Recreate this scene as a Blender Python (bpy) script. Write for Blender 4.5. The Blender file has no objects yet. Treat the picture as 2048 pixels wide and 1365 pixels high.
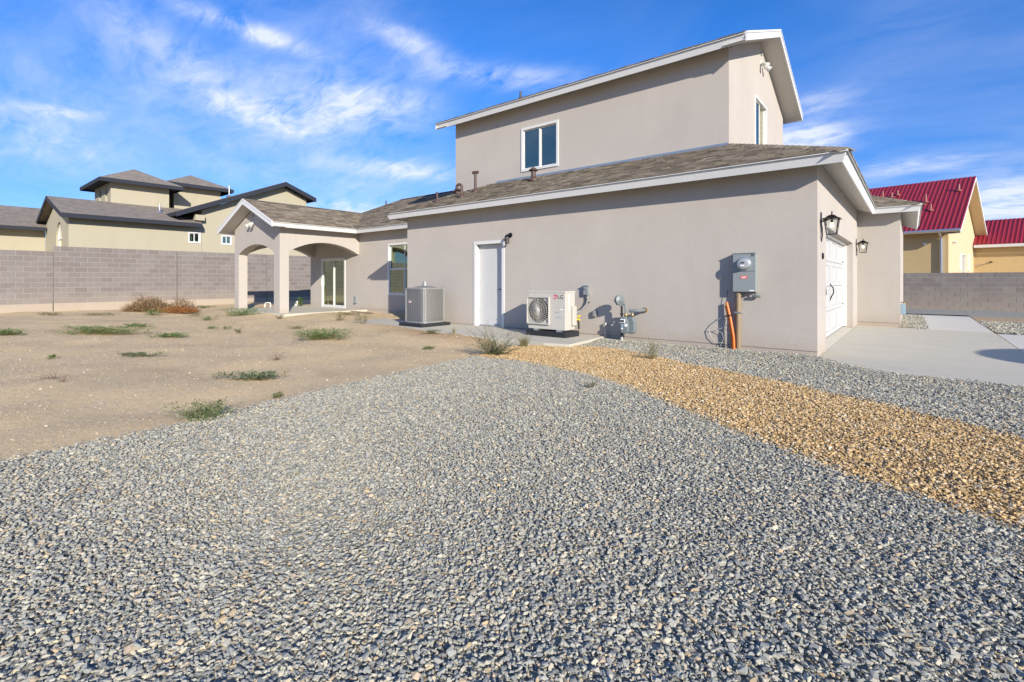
import bpy, bmesh, math, random
import numpy as np
from mathutils import Matrix, Vector
random.seed(7); rng = np.random.default_rng(11)
SC = bpy.context.scene; COL = SC.collection
R = math.radians

# ------------------------------------------------------------------ camera, sky, sun, exposure
CAM_H = 1.22; YAW = 50.8
cam = bpy.data.cameras.new('camera'); co = bpy.data.objects.new('camera', cam); COL.objects.link(co)
co.location = (0, 0, CAM_H); co.rotation_euler = (R(90), 0, R(90 - YAW))
cam.sensor_width = 36; cam.lens = 979 / 2048 * 36; cam.shift_y = -0.0593; cam.clip_start = .05; cam.clip_end = 3000
SC.camera = co
SUN = Vector((1.85, -1.0, .81)).normalized()          # towards the sun
sl = bpy.data.lights.new('sun', 'SUN'); sl.energy = 5.0; sl.angle = R(.5); sl.color = (1, .92, .81)
so = bpy.data.objects.new('sun', sl); COL.objects.link(so); so.location = (30, -20, 30)
so.rotation_euler = SUN.to_track_quat('Z', 'Y').to_euler()
SC.view_settings.view_transform = 'Standard'; SC.view_settings.look = 'None'
SC.view_settings.exposure = .5; SC.view_settings.gamma = 1
SC.cycles.use_denoising = True; SC.cycles.max_bounces = 5; SC.cycles.diffuse_bounces = 3; SC.cycles.glossy_bounces = 3; SC.cycles.transparent_max_bounces = 12

W = bpy.data.worlds.new('World'); SC.world = W; W.use_nodes = True
def world():
    nt = W.node_tree; N = nt.nodes; L = nt.links; N.clear()
    def m(op, a, b=None, c=None, clamp=False):
        n = N.new('ShaderNodeMath'); n.operation = op; n.use_clamp = clamp
        for i, v in enumerate((a, b, c)):
            if v is None: continue
            if isinstance(v, (int, float)): n.inputs[i].default_value = v
            else: L.new(v, n.inputs[i])
        return n.outputs[0]
    sky = N.new('ShaderNodeTexSky'); sky.sky_type = 'NISHITA'; sky.sun_disc = False
    sky.sun_elevation = math.asin(SUN.z); sky.sun_rotation = math.atan2(SUN.x, SUN.y)
    sky.air_density = 1.0; sky.dust_density = .3; sky.ozone_density = 3.0; sky.altitude = 1200
    hs = N.new('ShaderNodeHueSaturation'); hs.inputs['Saturation'].default_value = 1.12; hs.inputs['Value'].default_value = 1.0
    L.new(sky.outputs[0], hs.inputs['Color'])
    mu = N.new('ShaderNodeMix'); mu.data_type = 'RGBA'; mu.blend_type = 'MULTIPLY'; mu.inputs[0].default_value = 1
    L.new(hs.outputs[0], mu.inputs[6])
    tc = N.new('ShaderNodeTexCoord'); sp = N.new('ShaderNodeSeparateXYZ'); L.new(tc.outputs['Generated'], sp.inputs[0])
    x, y, z = sp.outputs
    gm = N.new('ShaderNodeMix'); gm.data_type = 'RGBA'; L.new(m('MULTIPLY', z, 2.4, None, True), gm.inputs[0]); gm.inputs[6].default_value = (.58, .72, 1.14, 1); gm.inputs[7].default_value = (.44, 1.16, 1.86, 1); L.new(gm.outputs[2], mu.inputs[7])
    az = m('MULTIPLY', m('ARCTAN2', y, x), 180 / math.pi); el = m('MULTIPLY', m('ARCSINE', z), 180 / math.pi)
    # cloud sheet coordinates: a flat layer overhead, so the wisps stretch towards the horizon
    den = m('ADD', m('MAXIMUM', z, 0.0), .22)
    cb = N.new('ShaderNodeCombineXYZ'); L.new(m('DIVIDE', x, den), cb.inputs[0]); L.new(m('DIVIDE', y, den), cb.inputs[1])
    def noise(scale, detail, rough, dist, sx=1, sy=1, rot=0):
        mp = N.new('ShaderNodeMapping'); mp.inputs['Scale'].default_value = (sx, sy, 1); mp.inputs['Rotation'].default_value = (0, 0, R(rot))
        L.new(cb.outputs[0], mp.inputs[0])
        t = N.new('ShaderNodeTexNoise'); t.inputs['Scale'].default_value = scale; t.inputs['Detail'].default_value = detail
        t.inputs['Roughness'].default_value = rough; t.inputs['Distortion'].default_value = dist
        L.new(mp.outputs[0], t.inputs['Vector']); return t.outputs[0]
    fine = noise(6.5, 10, .66, .6, 1, 2.0, 25); mid = noise(2.0, 6, .6, .8, 1, 1.5, 10); broad = noise(.45, 3, .5, .3)
    # clouds in view at their own bearings, unseen ones added for fill light: bearing, height, half width, half height, tilt, weight
    blobs = [(157.5, 24.2, 5.0, .7, -8, .9), (164, 20.6, 5, 1.5, -26, .42), (147, 18.8, 6.5, 2.1, 5, .85), (156, 16.7, 4.2, 1.1, -10, .7),
             (141, 25.4, 3.2, 1.0, -18, .7), (131, 22.6, 8, 1.0, -3, .7), (141, 12.4, 6, .9, -2, .6), (97.0, 17.2, 2.2, .8, 3, .6),
             (98.5, 13.9, 3.2, 1.3, 0, 1.1), (91, 10.2, 5, .7, 3, .55), (83, 6.2, 4.0, 1.7, 0, .9), (173, 11.5, 4.5, 2.2, 0, .28),
             (172, 14.2, 2.4, .5, 5, .5), (148, 7.6, 4, 1.0, 0, .6), (118, 33, 6, 1.3, 12, .22), (88, 28, 4, .7, 14, .22),
             (215, 20, 9, 2.2, 10, .8), (20, 22, 9, 2.4, -10, .8), (290, 24, 9, 2.6, 8, .8), (255, 14, 8, 2, 0, .8), (55, 15, 8, 1.8, 6, .7), (232, 33, 9, 3, -12, .8), (275, 38, 10, 3, 10, .8), (334, 34, 9, 3, 5, .8), (195, 44, 9, 3, -8, .7), (0, 42, 9, 3, 12, .8), (50, 38, 9, 2.6, -6, .7),  # unseen clouds from here on, mostly added to neutralise the fill light
             (280, 10, 9, 2, 3, .8), (336, 12, 9, 2, -3, .8), (240, 22, 8, 2, 6, .8), (260, 60, 8, 4, 0, .7), (100, 58, 8, 4, 20, .5), (340, 62, 8, 4, -20, .7), (200, 10, 7, 1.6, 0, .7), (0, 9, 9, 2, 0, .7)]
    azw = m('SUBTRACT', az, 128.0); azw = m('SUBTRACT', azw, m('MULTIPLY', m('ROUND', m('DIVIDE', azw, 360.0)), 360.0)); tot = 0.0; k = math.sqrt(.8)
    for a0, e0, wa, we, tilt, wt in blobs:
        a0 = (a0 - 128 + 180) % 360 - 180; c, s, ce = math.cos(R(tilt)), math.sin(R(tilt)), math.cos(R(e0))
        p = m('MULTIPLY_ADD', azw, ce * c * k / wa, m('MULTIPLY_ADD', el, -s * k / wa, (-a0 * ce * c + e0 * s) * k / wa)); q = m('MULTIPLY_ADD', azw, ce * s * k / we, m('MULTIPLY_ADD', el, c * k / we, (-a0 * ce * s - e0 * c) * k / we))
        tot = m('MULTIPLY_ADD', m('POWER', .36788, m('MULTIPLY_ADD', p, p, m('MULTIPLY', q, q))), wt, tot)
    tot = m('ADD', tot, m('MULTIPLY', m('SUBTRACT', broad, .50, None, True), 1.2))
    nz = m('ADD', m('MULTIPLY', fine, .62), m('MULTIPLY', mid, .48))            # about .55
    cl = m('MULTIPLY', tot, m('MULTIPLY', m('SUBTRACT', nz, .40, None), 5.0), None, True)
    veil = m('MULTIPLY', m('SUBTRACT', m('ADD', m('MULTIPLY', broad, .6), m('MULTIPLY', mid, .4)), .40), 1.1, None, True)
    veil = m('MULTIPLY', veil, m('SUBTRACT', 1.0, m('MULTIPLY', z, 1.6), None, True))
    fac = m('MINIMUM', m('ADD', m('MULTIPLY', cl, .8), veil), .85)
    mx = N.new('ShaderNodeMix'); mx.data_type = 'RGBA'; L.new(fac, mx.inputs[0]); L.new(mu.outputs[2], mx.inputs[6])
    mx.inputs[7].default_value = (7.4, 7.8, 8.8, 1)
    bg = N.new('ShaderNodeBackground'); bg.inputs[1].default_value = .09; L.new(mx.outputs[2], bg.inputs[0])
    out = N.new('ShaderNodeOutputWorld'); L.new(bg.outputs[0], out.inputs[0])
world()

# ------------------------------------------------------------------ materials
MATS = {}
class G:
    """small helper round one material's node tree"""
    def __init__(s, name):
        s.m = bpy.data.materials.new(name); s.m.use_nodes = True; s.nt = s.m.node_tree; s.N = s.nt.nodes; s.L = s.nt.links
        s.p = s.N['Principled BSDF']; MATS[name] = s.m; s._c = None
    def set(s, **k):
        for a, v in k.items(): s.p.inputs[a.replace('_', ' ')].default_value = v
        return s
    def co(s):
        if s._c is None: s._c = s.N.new('ShaderNodeTexCoord').outputs['Object']
        return s._c
    def pos(s):
        return s.N.new('ShaderNodeNewGeometry').outputs['Position']
    def noise(s, scale, detail=4, rough=.55, dist=0, vec=None, stretch=None):
        t = s.N.new('ShaderNodeTexNoise'); t.inputs['Scale'].default_value = scale; t.inputs['Detail'].default_value = detail
        t.inputs['Roughness'].default_value = rough; t.inputs['Distortion'].default_value = dist
        v = vec or s.co()
        if stretch:
            mp = s.N.new('ShaderNodeMapping'); mp.inputs['Scale'].default_value = stretch; s.L.new(v, mp.inputs[0]); v = mp.outputs[0]
        s.L.new(v, t.inputs['Vector']); return t.outputs[0]
    def vor(s, scale, out='Distance', feature='F1', vec=None):
        t = s.N.new('ShaderNodeTexVoronoi'); t.inputs['Scale'].default_value = scale; t.feature = feature
        s.L.new(vec or s.co(), t.inputs['Vector']); return t.outputs[out]
    def ramp(s, f, stops, interp='LINEAR'):
        r = s.N.new('ShaderNodeValToRGB'); r.color_ramp.interpolation = interp; e = r.color_ramp.elements
        while len(e) < len(stops): e.new(.5)
        for i, (p, c) in enumerate(stops):
            e[i].position = p; e[i].color = (*c, 1) if len(c) == 3 else c
        s.L.new(f, r.inputs[0]); return r.outputs[0]
    def mix(s, f, a, b, mode='MIX'):
        n = s.N.new('ShaderNodeMix'); n.data_type = 'RGBA'; n.blend_type = mode
        for i, v in ((0, f), (6, a), (7, b)):
            if isinstance(v, (int, float)): n.inputs[i].default_value = v
            elif isinstance(v, tuple): n.inputs[i].default_value = (*v, 1)
            else: s.L.new(v, n.inputs[i])
        return n.outputs[2]
    def math(s, op, a, b=0.0, clamp=False):
        n = s.N.new('ShaderNodeMath'); n.operation = op; n.use_clamp = clamp
        for i, v in enumerate((a, b)):
            if isinstance(v, (int, float)): n.inputs[i].default_value = v
            else: s.L.new(v, n.inputs[i])
        return n.outputs[0]
    def rnd(s):
        """one random number for each object, instance and mesh island"""
        a = s.N.new('ShaderNodeObjectInfo').outputs['Random']; b = s.N.new('ShaderNodeNewGeometry').outputs['Random Per Island']
        return s.math('FRACT', s.math('ADD', a, b))
    def col(s, c):
        if isinstance(c, tuple): s.p.inputs['Base Color'].default_value = (*c, 1)
        else: s.L.new(c, s.p.inputs['Base Color'])
        return s
    def bump(s, h, strength=.3, dist=.01):
        b = s.N.new('ShaderNodeBump'); b.inputs['Strength'].default_value = strength; b.inputs['Distance'].default_value = dist
        s.L.new(h, b.inputs['Height']); s.L.new(b.outputs[0], s.p.inputs['Normal']); return s

def plain(name, c, rough=.5, metal=0, var=.0, bump=0):
    g = G(name).set(Roughness=rough, Metallic=metal)
    if var:
        n = g.noise(6, 5, .6)
        g.col(g.mix(n, tuple(v * (1 - var) for v in c), tuple(min(1, v * (1 + var)) for v in c)))
    else: g.col(c)
    if bump: g.bump(g.noise(180, 2), bump, .002)
    return g.m
def stucco(name, c, wash=.06, grain=70, splash=False):
    g = G(name).set(Roughness=.92); g.p.inputs['Specular IOR Level'].default_value = .2
    n1 = g.noise(.55, 6, .62, .4); n2 = g.noise(9, 5, .6); n3 = g.noise(1.4, 5, .65, .2, None, (1, 1, .25))
    a = g.mix(n1, tuple(v * (1 - wash * 1.6) for v in c), tuple(v * (1 + wash * 1.3) for v in c))
    a = g.mix(g.math('MULTIPLY', n2, .35), a, tuple(v * .82 for v in c))
    a = g.mix(g.math('MULTIPLY', g.math('SUBTRACT', n3, .52, True), 1.5, True), a, tuple(v * .8 for v in c))
    if splash:        # soil splashed up the foot of the walls, and fine sand grain
        sp = g.N.new('ShaderNodeSeparateXYZ'); g.L.new(g.pos(), sp.inputs[0])
        f = g.math('SUBTRACT', g.math('ADD', .10, g.math('MULTIPLY', g.noise(3.2, 6, .7, .3), .55)), sp.outputs[2], True)
        a = g.mix(g.math('MULTIPLY', f, 1.5, True), a, (.36, .285, .205)); a = g.mix(g.math('MULTIPLY', g.math('SUBTRACT', g.noise(45, 3, .7), .45, True), .9, True), a, tuple(v * .72 for v in c))
    g.col(a)
    h = g.math('ADD', g.math('ADD', g.noise(grain, 3, .6), g.math('MULTIPLY', g.vor(grain * 1.4), .5)), g.math('MULTIPLY', g.noise(22, 4, .6, .6), .7))
    g.bump(h, .5, .004); return g.m

stucco('stucco', (.452, .412, .362), .11, 70, True); stucco('stucco_cream', (.40, .362, .262), .03); stucco('stucco_yellow', (.56, .42, .215), .05); stucco('stucco_pale_yellow', (.56, .44, .28), .04)
plain('trim_white', (.62, .62, .60), .55, 0, .05); plain('frame_white', (.60, .60, .57), .35); plain('door_white', (.49, .49, .475), .4, 0, .03)
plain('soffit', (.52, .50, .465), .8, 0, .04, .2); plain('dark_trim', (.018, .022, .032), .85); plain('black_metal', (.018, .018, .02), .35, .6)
plain('grey_enamel', (.25, .28, .275), .4, .1, .04); plain('galv', (.55, .56, .57), .35, .85, .1); plain('brown_paint', (.075, .042, .033), .55, 0, .12)
plain('black_pad', (.016, .017, .02), .7, 0, .2, .3); plain('beige_enamel', (.47, .45, .395), .38, 0, .03); plain('dark_void', (.015, .014, .014), .9)
plain('pvc_white', (.75, .72, .64), .4); plain('pvc_tan', (.25, .19, .11), .45, 0, .08); plain('orange_duct', (.62, .15, .015), .4); plain('cable_grey', (.42, .40, .36), .5)
plain('red_label', (.65, .07, .05), .5); plain('logo_red', (.45, .012, .045), .4); plain('ink', (.03, .03, .035), .5); plain('label_white', (.8, .8, .8), .5); plain('label_blue', (.25, .35, .42), .5)
plain('yellow_plastic', (.75, .50, .03), .45); plain('interior', (.72, .70, .62), .8); plain('cabinet', (.75, .74, .68), .5); plain('brass', (.5, .32, .12), .35, .9)
plain('gas_grey', (.17, .195, .195), .5, .1, .12); plain('pipe_black', (.02, .02, .022), .5, .3); plain('rubber_dark', (.03, .03, .03), .8)
plain('plank_wood', (.22, .17, .12), .8, 0, .3, .3); plain('meter_face', (.30, .32, .33), .25); plain('screed', (.20, .17, .15), .7); plain('flash_metal', (.30, .36, .42), .4, .6)
plain('bulb_glow', (.9, .8, .6), .4); b = MATS['bulb_glow'].node_tree.nodes['Principled BSDF']; b.inputs['Emission Color'].default_value = (1, .78, .42, 1); b.inputs['Emission Strength'].default_value = 1.6
plain('vent_red', (.30, .10, .08), .5); plain('canvas', (.55, .5, .42), .8); plain('steel_pole', (.3, .3, .3), .4, .8)

def glass(name, tint, gloss, body=0.0):
    g = G(name); N, L = g.N, g.L
    tr = N.new('ShaderNodeBsdfTransparent'); tr.inputs[0].default_value = (*tint, 1)
    gl = N.new('ShaderNodeBsdfGlossy'); gl.inputs['Roughness'].default_value = .015; gl.inputs[0].default_value = (.78, .74, .60, 1)
    fr = N.new('ShaderNodeFresnel'); fr.inputs[0].default_value = 1.5
    bp = N.new('ShaderNodeBump'); bp.inputs['Strength'].default_value = .012; bp.inputs['Distance'].default_value = .02; L.new(g.noise(1.3, 1), bp.inputs['Height']); L.new(bp.outputs[0], gl.inputs['Normal'])
    mx = N.new('ShaderNodeMixShader'); L.new(g.math('ADD', g.math('MULTIPLY', fr.outputs[0], 1.5), gloss, True), mx.inputs[0]); L.new(tr.outputs[0], mx.inputs[1]); L.new(gl.outputs[0], mx.inputs[2])
    L.new(mx.outputs[0], N['Material Output'].inputs[0]); return g.m
glass('window_glass', (.70, .82, .72), .22); glass('patio_glass', (.86, .97, .86), .30); MATS['patio_glass'].node_tree.nodes['Glossy BSDF'].inputs[0].default_value = (.72, .84, .66, 1); glass('lantern_glass', (.93, .95, .95), .03)

def shingle():
    g = G('shingle').set(Roughness=.95); g.p.inputs['Specular IOR Level'].default_value = .1
    c = g.ramp(g.rnd(), [(0, (.10, .082, .06)), (.2, (.19, .158, .115)), (.42, (.30, .252, .185)), (.6, (.14, .117, .088)), (.8, (.38, .32, .235)), (1, (.20, .175, .14))])
    c = g.mix(g.math('MULTIPLY', g.noise(240, 2, .7, 0, g.pos()), .4), c, (.09, .074, .056)); c = g.mix(g.math('MULTIPLY', g.noise(.7, 4, .6, 0, g.pos()), .3), c, (.24, .2, .15))
    g.col(c); g.bump(g.noise(260, 2, .7, 0, g.pos()), .6, .004)
shingle()
def far_shingle():
    g = G('shingle_far').set(Roughness=.95); v = g.pos()
    n = g.noise(2.6, 3, .7, 0, v, (1, 1, 5.5)); n2 = g.noise(6, 2, .6, 0, v, (1, 1, 6))
    c = g.ramp(g.math('ADD', g.math('MULTIPLY', n, .6), g.math('MULTIPLY', n2, .4)), [(.3, (.12, .10, .08)), (.5, (.20, .17, .138)), (.68, (.29, .245, .195))]); g.col(c)
    w = g.N.new('ShaderNodeTexWave'); w.wave_type = 'BANDS'; w.bands_direction = 'Z'; w.inputs['Scale'].default_value = 5.2; g.L.new(v, w.inputs['Vector'])
    g.bump(g.math('ADD', w.outputs['Fac'], n2), .6, .02)
far_shingle()
def block():
    g = G('block').set(Roughness=.95); v = g.pos()
    c = g.ramp(g.rnd(), [(0, (.160, .139, .127)), (.3, (.183, .162, .147)), (.6, (.204, .184, .167)), (.85, (.168, .146, .133)), (1, (.215, .193, .174))])
    sep = g.N.new('ShaderNodeSeparateXYZ'); g.L.new(v, sep.inputs[0])
    soil = g.math('MULTIPLY', g.math('SUBTRACT', g.math('ADD', .62, g.math('MULTIPLY', g.noise(.9, 4, .6, 0, v), .7)), g.math('MULTIPLY', sep.outputs[2], 1.0), True), .55, True)
    c = g.mix(soil, c, (.36, .29, .215))          # soil washed onto the lowest courses
    c = g.mix(g.math('MULTIPLY', g.math('SUBTRACT', g.noise(1.6, 5, .65, .5, v), .56, True), 1.6, True), c, (.31, .295, .28))
    c = g.mix(g.math('MULTIPLY', g.noise(60, 3, .7, 0, v), .3), c, (.18, .15, .14)); g.col(c); g.bump(g.noise(120, 3, .7, 0, v), .5, .006)
    g = G('mortar').set(Roughness=.95); g.col(g.mix(g.noise(5, 4, .6, 0, g.pos()), (.27, .245, .22), (.36, .33, .30)))
block()
def concrete(name, a, b):
    g = G(name).set(Roughness=.85); v = g.pos(); g.p.inputs['Specular IOR Level'].default_value = .3
    c = g.mix(g.noise(.7, 5, .6, .6, v, (1, 3, 1)), a, b); c = g.mix(g.math('MULTIPLY', g.math('SUBTRACT', g.noise(1.8, 6, .7, .4, v), .55, True), 1.6, True), c, tuple(k * .72 for k in a))
    c = g.mix(g.math('MULTIPLY', g.noise(90, 3, .7, 0, v), .25), c, tuple(k * .75 for k in a)); g.col(c); g.bump(g.noise(160, 3, .6, 0, v, (1, 6, 1)), .1, .002)
concrete('concrete', (.455, .42, .335), (.57, .535, .435)); concrete('concrete_pale', (.52, .50, .435), (.60, .58, .515))
def dirt():
    g = G('dirt').set(Roughness=1); g.p.inputs['Specular IOR Level'].default_value = .05; v = g.pos()
    n = g.noise(.35, 7, .62, .5, v, (1, 1.6, 1)); n2 = g.noise(2.2, 6, .65, .3, v)
    c = g.ramp(n, [(.3, (.47, .345, .195)), (.48, (.60, .455, .262)), (.62, (.64, .475, .262)), (.75, (.69, .53, .31))])
    c = g.mix(g.math('MULTIPLY', g.math('SUBTRACT', n2, .5, True), 2.2, True), c, (.50, .40, .275))
    mp = g.N.new('ShaderNodeMapping'); mp.inputs['Location'].default_value = (8.0 * .42, -7.05 * 1.5, 0); mp.inputs['Scale'].default_value = (.42, 1.5, 0); g.L.new(v, mp.inputs[0]); ln = g.N.new('ShaderNodeVectorMath'); ln.operation = 'LENGTH'; g.L.new(mp.outputs[0], ln.inputs[0])
    c = g.mix(g.math('MULTIPLY', g.math('SUBTRACT', g.math('ADD', .55, n2), ln.outputs[1], True), 1.1, True), c, (.40, .265, .135))
    d = g.noise(14, 6, .75, .4, v); c = g.mix(g.math('MULTIPLY', g.math('SUBTRACT', d, .5, True), 2.2, True), c, (.40, .30, .19))
    pv = g.vor(70, 'Color', 'F1', v); ps = g.vor(70, 'Distance', 'F1', v)
    sp = g.N.new('ShaderNodeSeparateColor'); g.L.new(pv, sp.inputs[0])
    peb = g.math('MULTIPLY', g.math('GREATER_THAN', sp.outputs[0], .5), g.math('LESS_THAN', ps, .42))
    c = g.mix(g.math('MULTIPLY', peb, .75), c, g.ramp(sp.outputs[1], [(0, (.26, .20, .14)), (.45, (.48, .39, .28)), (.75, (.60, .51, .38)), (1, (.78, .70, .57))])); g.col(c)
    h = g.math('ADD', g.math('MULTIPLY', g.noise(9, 8, .72, .2, v), 2.2), g.math('ADD', g.math('MULTIPLY', g.noise(70, 4, .7, 0, v), .7), g.math('MULTIPLY', peb, .35)))
    g.bump(h, .5, .02)
dirt()
def stone(name, stops):
    g = G(name).set(Roughness=.8); g.p.inputs['Specular IOR Level'].default_value = .25
    c = g.ramp(g.rnd(), stops, 'LINEAR'); c = g.mix(g.math('MULTIPLY', g.noise(1.6, 4, .7), .5), c, g.mix(.55, c, (.09, .09, .095))); g.col(c)
GREY = [(0, (.21, .212, .19)), (.16, (.30, .305, .27)), (.34, (.38, .375, .315)), (.5, (.44, .42, .325)), (.64, (.53, .49, .365)), (.76, (.34, .345, .305)), (.88, (.60, .53, .37)), (.96, (.48, .36, .20)), (1, (.50, .40, .28))]
TAN = [(0, (.34, .21, .08)), (.25, (.52, .345, .14)), (.5, (.61, .42, .185)), (.7, (.68, .51, .29)), (.85, (.44, .27, .11)), (1, (.74, .64, .46))]
stone('grey_stone', GREY); stone('tan_stone', TAN)
stone('dirt_stone', [(0, (.26, .19, .12)), (.4, (.46, .36, .24)), (.7, (.58, .48, .35)), (.9, (.36, .32, .27)), (1, (.72, .66, .55))])
def bed(name, stops, scale):
    g = G(name).set(Roughness=.95); v = g.pos(); pv = g.vor(scale, 'Color', 'F1', v); d = g.vor(scale, 'Distance', 'F1', v)
    sp = g.N.new('ShaderNodeSeparateColor'); g.L.new(pv, sp.inputs[0]); c = g.ramp(sp.outputs[0], stops); c = g.mix(g.math('MULTIPLY', d, .9, True), c, (.12, .11, .09)); g.col(c)
    g.bump(g.math('SUBTRACT', 1.0, d), .6, .012)
bed('grey_bed', GREY, 42); bed('tan_bed', TAN, 42)
def leaf(name, stops, tr=.15):
    g = G(name).set(Roughness=.7); g.col(g.ramp(g.rnd(), stops)); g.p.inputs['Specular IOR Level'].default_value = .2
leaf('leaf_green', [(0, (.055, .11, .025)), (.5, (.10, .18, .045)), (1, (.17, .25, .08))]); leaf('leaf_grey', [(0, (.07, .10, .045)), (.5, (.13, .17, .085)), (1, (.22, .25, .14))])
leaf('straw', [(0, (.13, .08, .035)), (.35, (.24, .155, .07)), (.7, (.34, .235, .115)), (1, (.45, .34, .19))]); leaf('dead_brown', [(0, (.045, .025, .014)), (.5, (.11, .06, .03)), (1, (.2, .11, .05))]); leaf('rust_needles', [(0, (.16, .06, .018)), (.5, (.28, .11, .03)), (1, (.36, .18, .06))])
leaf('leaf_olive', [(0, (.11, .12, .05)), (.5, (.19, .20, .09)), (1, (.30, .29, .15))])
def redmetal():
    g = G('red_metal').set(Roughness=.42, Metallic=.0); g.col(g.mix(g.noise(.6, 4), (.22, .014, .024), (.27, .02, .03)))
redmetal()

# ------------------------------------------------------------------ mesh helpers
class Fr:
    """frame of a wall: u along it, z up, d outwards"""
    def __init__(s, o, u, n): s.o = Vector(o); s.u = Vector(u).normalized(); s.n = Vector(n).normalized()
    def __call__(s, u, z, d=0): return s.o + s.u * u + Vector((0, 0, z)) + s.n * d
class MB:
    def __init__(s): s.v = []; s.f = []
    def add(s, vs, fs):
        k = len(s.v); s.v += [tuple(v) for v in vs]; s.f += [tuple(i + k for i in f) for f in fs]; return s
    def box(s, x0, x1, y0, y1, z0, z1):
        return s.add([(x, y, z) for z in (z0, z1) for x, y in ((x0, y0), (x1, y0), (x1, y1), (x0, y1))], [(3, 2, 1, 0), (4, 5, 6, 7), (0, 1, 5, 4), (1, 2, 6, 5), (2, 3, 7, 6), (3, 0, 4, 7)])
    def fbox(s, F, u0, u1, z0, z1, d0, d1):
        return s.add([F(u, z, d) for d in (d0, d1) for u, z in ((u0, z0), (u1, z0), (u1, z1), (u0, z1))], [(3, 2, 1, 0), (4, 5, 6, 7), (0, 1, 5, 4), (1, 2, 6, 5), (2, 3, 7, 6), (3, 0, 4, 7)])
    def prism(s, poly, vec):
        n = len(poly); vec = Vector(vec); a = [Vector(p) for p in poly]; return s.add(a + [p + vec for p in a], [tuple(range(n))[::-1], tuple(range(n, 2 * n))] + [(i, (i + 1) % n, n + (i + 1) % n, n + i) for i in range(n)])
    def sheet(s, poly): return s.add(poly, [tuple(range(len(poly)))])
    def tube(s, pts, r, n=8, caps=True):
        pts = [Vector(p) for p in pts]; rs = r if isinstance(r, (list, tuple)) else [r] * len(pts); rings = []; side = None
        for i, p in enumerate(pts):
            d = (pts[min(i + 1, len(pts) - 1)] - pts[max(i - 1, 0)]).normalized()
            if side is None: side = d.cross(Vector((0, 0, 1)) if abs(d.z) < .9 else Vector((1, 0, 0))).normalized()
            side = (side - d * side.dot(d)).normalized(); up = d.cross(side)
            rings.append([p + (side * math.cos(2 * math.pi * k / n) + up * math.sin(2 * math.pi * k / n)) * rs[i] for k in range(n)])
        vs = [q for g in rings for q in g]; m = len(pts)
        fs = [(i * n + k, i * n + (k + 1) % n, (i + 1) * n + (k + 1) % n, (i + 1) * n + k) for i in range(m - 1) for k in range(n)]
        if caps: fs += [tuple(range(n))[::-1], tuple((m - 1) * n + k for k in range(n))]
        return s.add(vs, fs)
    def lathe(s, c, ax, prof, n=20):
        c = Vector(c); ax = Vector(ax).normalized(); a = ax.cross(Vector((0, 0, 1)) if abs(ax.z) < .9 else Vector((1, 0, 0))).normalized(); b_ = ax.cross(a)
        vs = [c + ax * h + (a * math.cos(2 * math.pi * k / n) + b_ * math.sin(2 * math.pi * k / n)) * r for r, h in prof for k in range(n)]; m = len(prof)
        fs = [(i * n + k, i * n + (k + 1) % n, (i + 1) * n + (k + 1) % n, (i + 1) * n + k) for i in range(m - 1) for k in range(n)] + [tuple(range(n))[::-1], tuple((m - 1) * n + k for k in range(n))]
        return s.add(vs, fs)
    def mesh(s, name, mat):
        me = bpy.data.meshes.new(name); me.from_pydata([tuple(v) for v in s.v], [], s.f); me.materials.append(MATS[mat]); me.validate(); return me
    def build(s, name, mat, parent=None, smooth=False, bevel=0, fix=True):
        me = s.mesh(name, mat)
        if fix:
            bm = bmesh.new(); bm.from_mesh(me); bmesh.ops.recalc_face_normals(bm, faces=bm.faces); bm.to_mesh(me); bm.free()
        if smooth: me.shade_smooth()
        o = bpy.data.objects.new(name, me); COL.objects.link(o); attach(o, parent)
        if bevel:
            b = o.modifiers.new('bevel', 'BEVEL'); b.width = bevel; b.segments = 2; b.limit_method = 'ANGLE'
        if smooth: auto(o)
        return o
def auto(o):
    o.data.shade_auto_smooth(angle=R(40)) if hasattr(o.data, 'shade_auto_smooth') else None
    try: o.data.set_sharp_from_angle(angle=R(40))
    except Exception: pass
def attach(o, parent):
    if parent is None: return
    o.parent = parent
    if parent.parent is None: o.matrix_parent_inverse = parent.matrix_basis.inverted()
    else: o.matrix_parent_inverse = Matrix.Identity(4)
def tag(o, label, cat, group=None):
    o['label'] = label; o['category'] = cat
    if group: o['group'] = group
    return o
def thing(name, label, cat, loc=(0, 0, 0), group=None):
    o = bpy.data.objects.new(name, None); COL.objects.link(o); o.location = loc; o.empty_display_size = .3
    o.matrix_basis = Matrix.Translation(loc); return tag(o, label, cat, group)
def text(name, body, F, u, z, d, size, mat, parent):
    me = LETTERS[(body, size)]; me.materials.clear(); me.materials.append(MATS[mat]); o = bpy.data.objects.new(name, me); COL.objects.link(o)
    n = F.n; x = Vector((0, 0, 1)).cross(n).normalized(); M = Matrix((x, Vector((0, 0, 1)), n)).transposed().to_4x4(); M.translation = F(u, z, d); attach(o, parent); o.matrix_basis = M; return o
def clip(poly, nx, ny, c):
    """keep nx*x+ny*y<=c"""
    out = []
    for i in range(len(poly)):
        a, b_ = poly[i], poly[(i + 1) % len(poly)]; da = nx * a[0] + ny * a[1] - c; db = nx * b_[0] + ny * b_[1] - c
        if da <= 0: out.append(a)
        if da * db < 0: t = da / (da - db); out.append((a[0] + (b_[0] - a[0]) * t, a[1] + (b_[1] - a[1]) * t))
    return out
def clip_to(poly, region):
    """region: convex, counter-clockwise"""
    for i in range(len(region)):
        (x0, y0), (x1, y1) = region[i], region[(i + 1) % len(region)]; nx, ny = y1 - y0, x0 - x1
        poly = clip(poly, nx, ny, nx * x0 + ny * y0)
        if len(poly) < 3: return []
    return poly
def area(p): return .5 * sum(p[i][0] * p[(i + 1) % len(p)][1] - p[(i + 1) % len(p)][0] * p[i][1] for i in range(len(p)))
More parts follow.
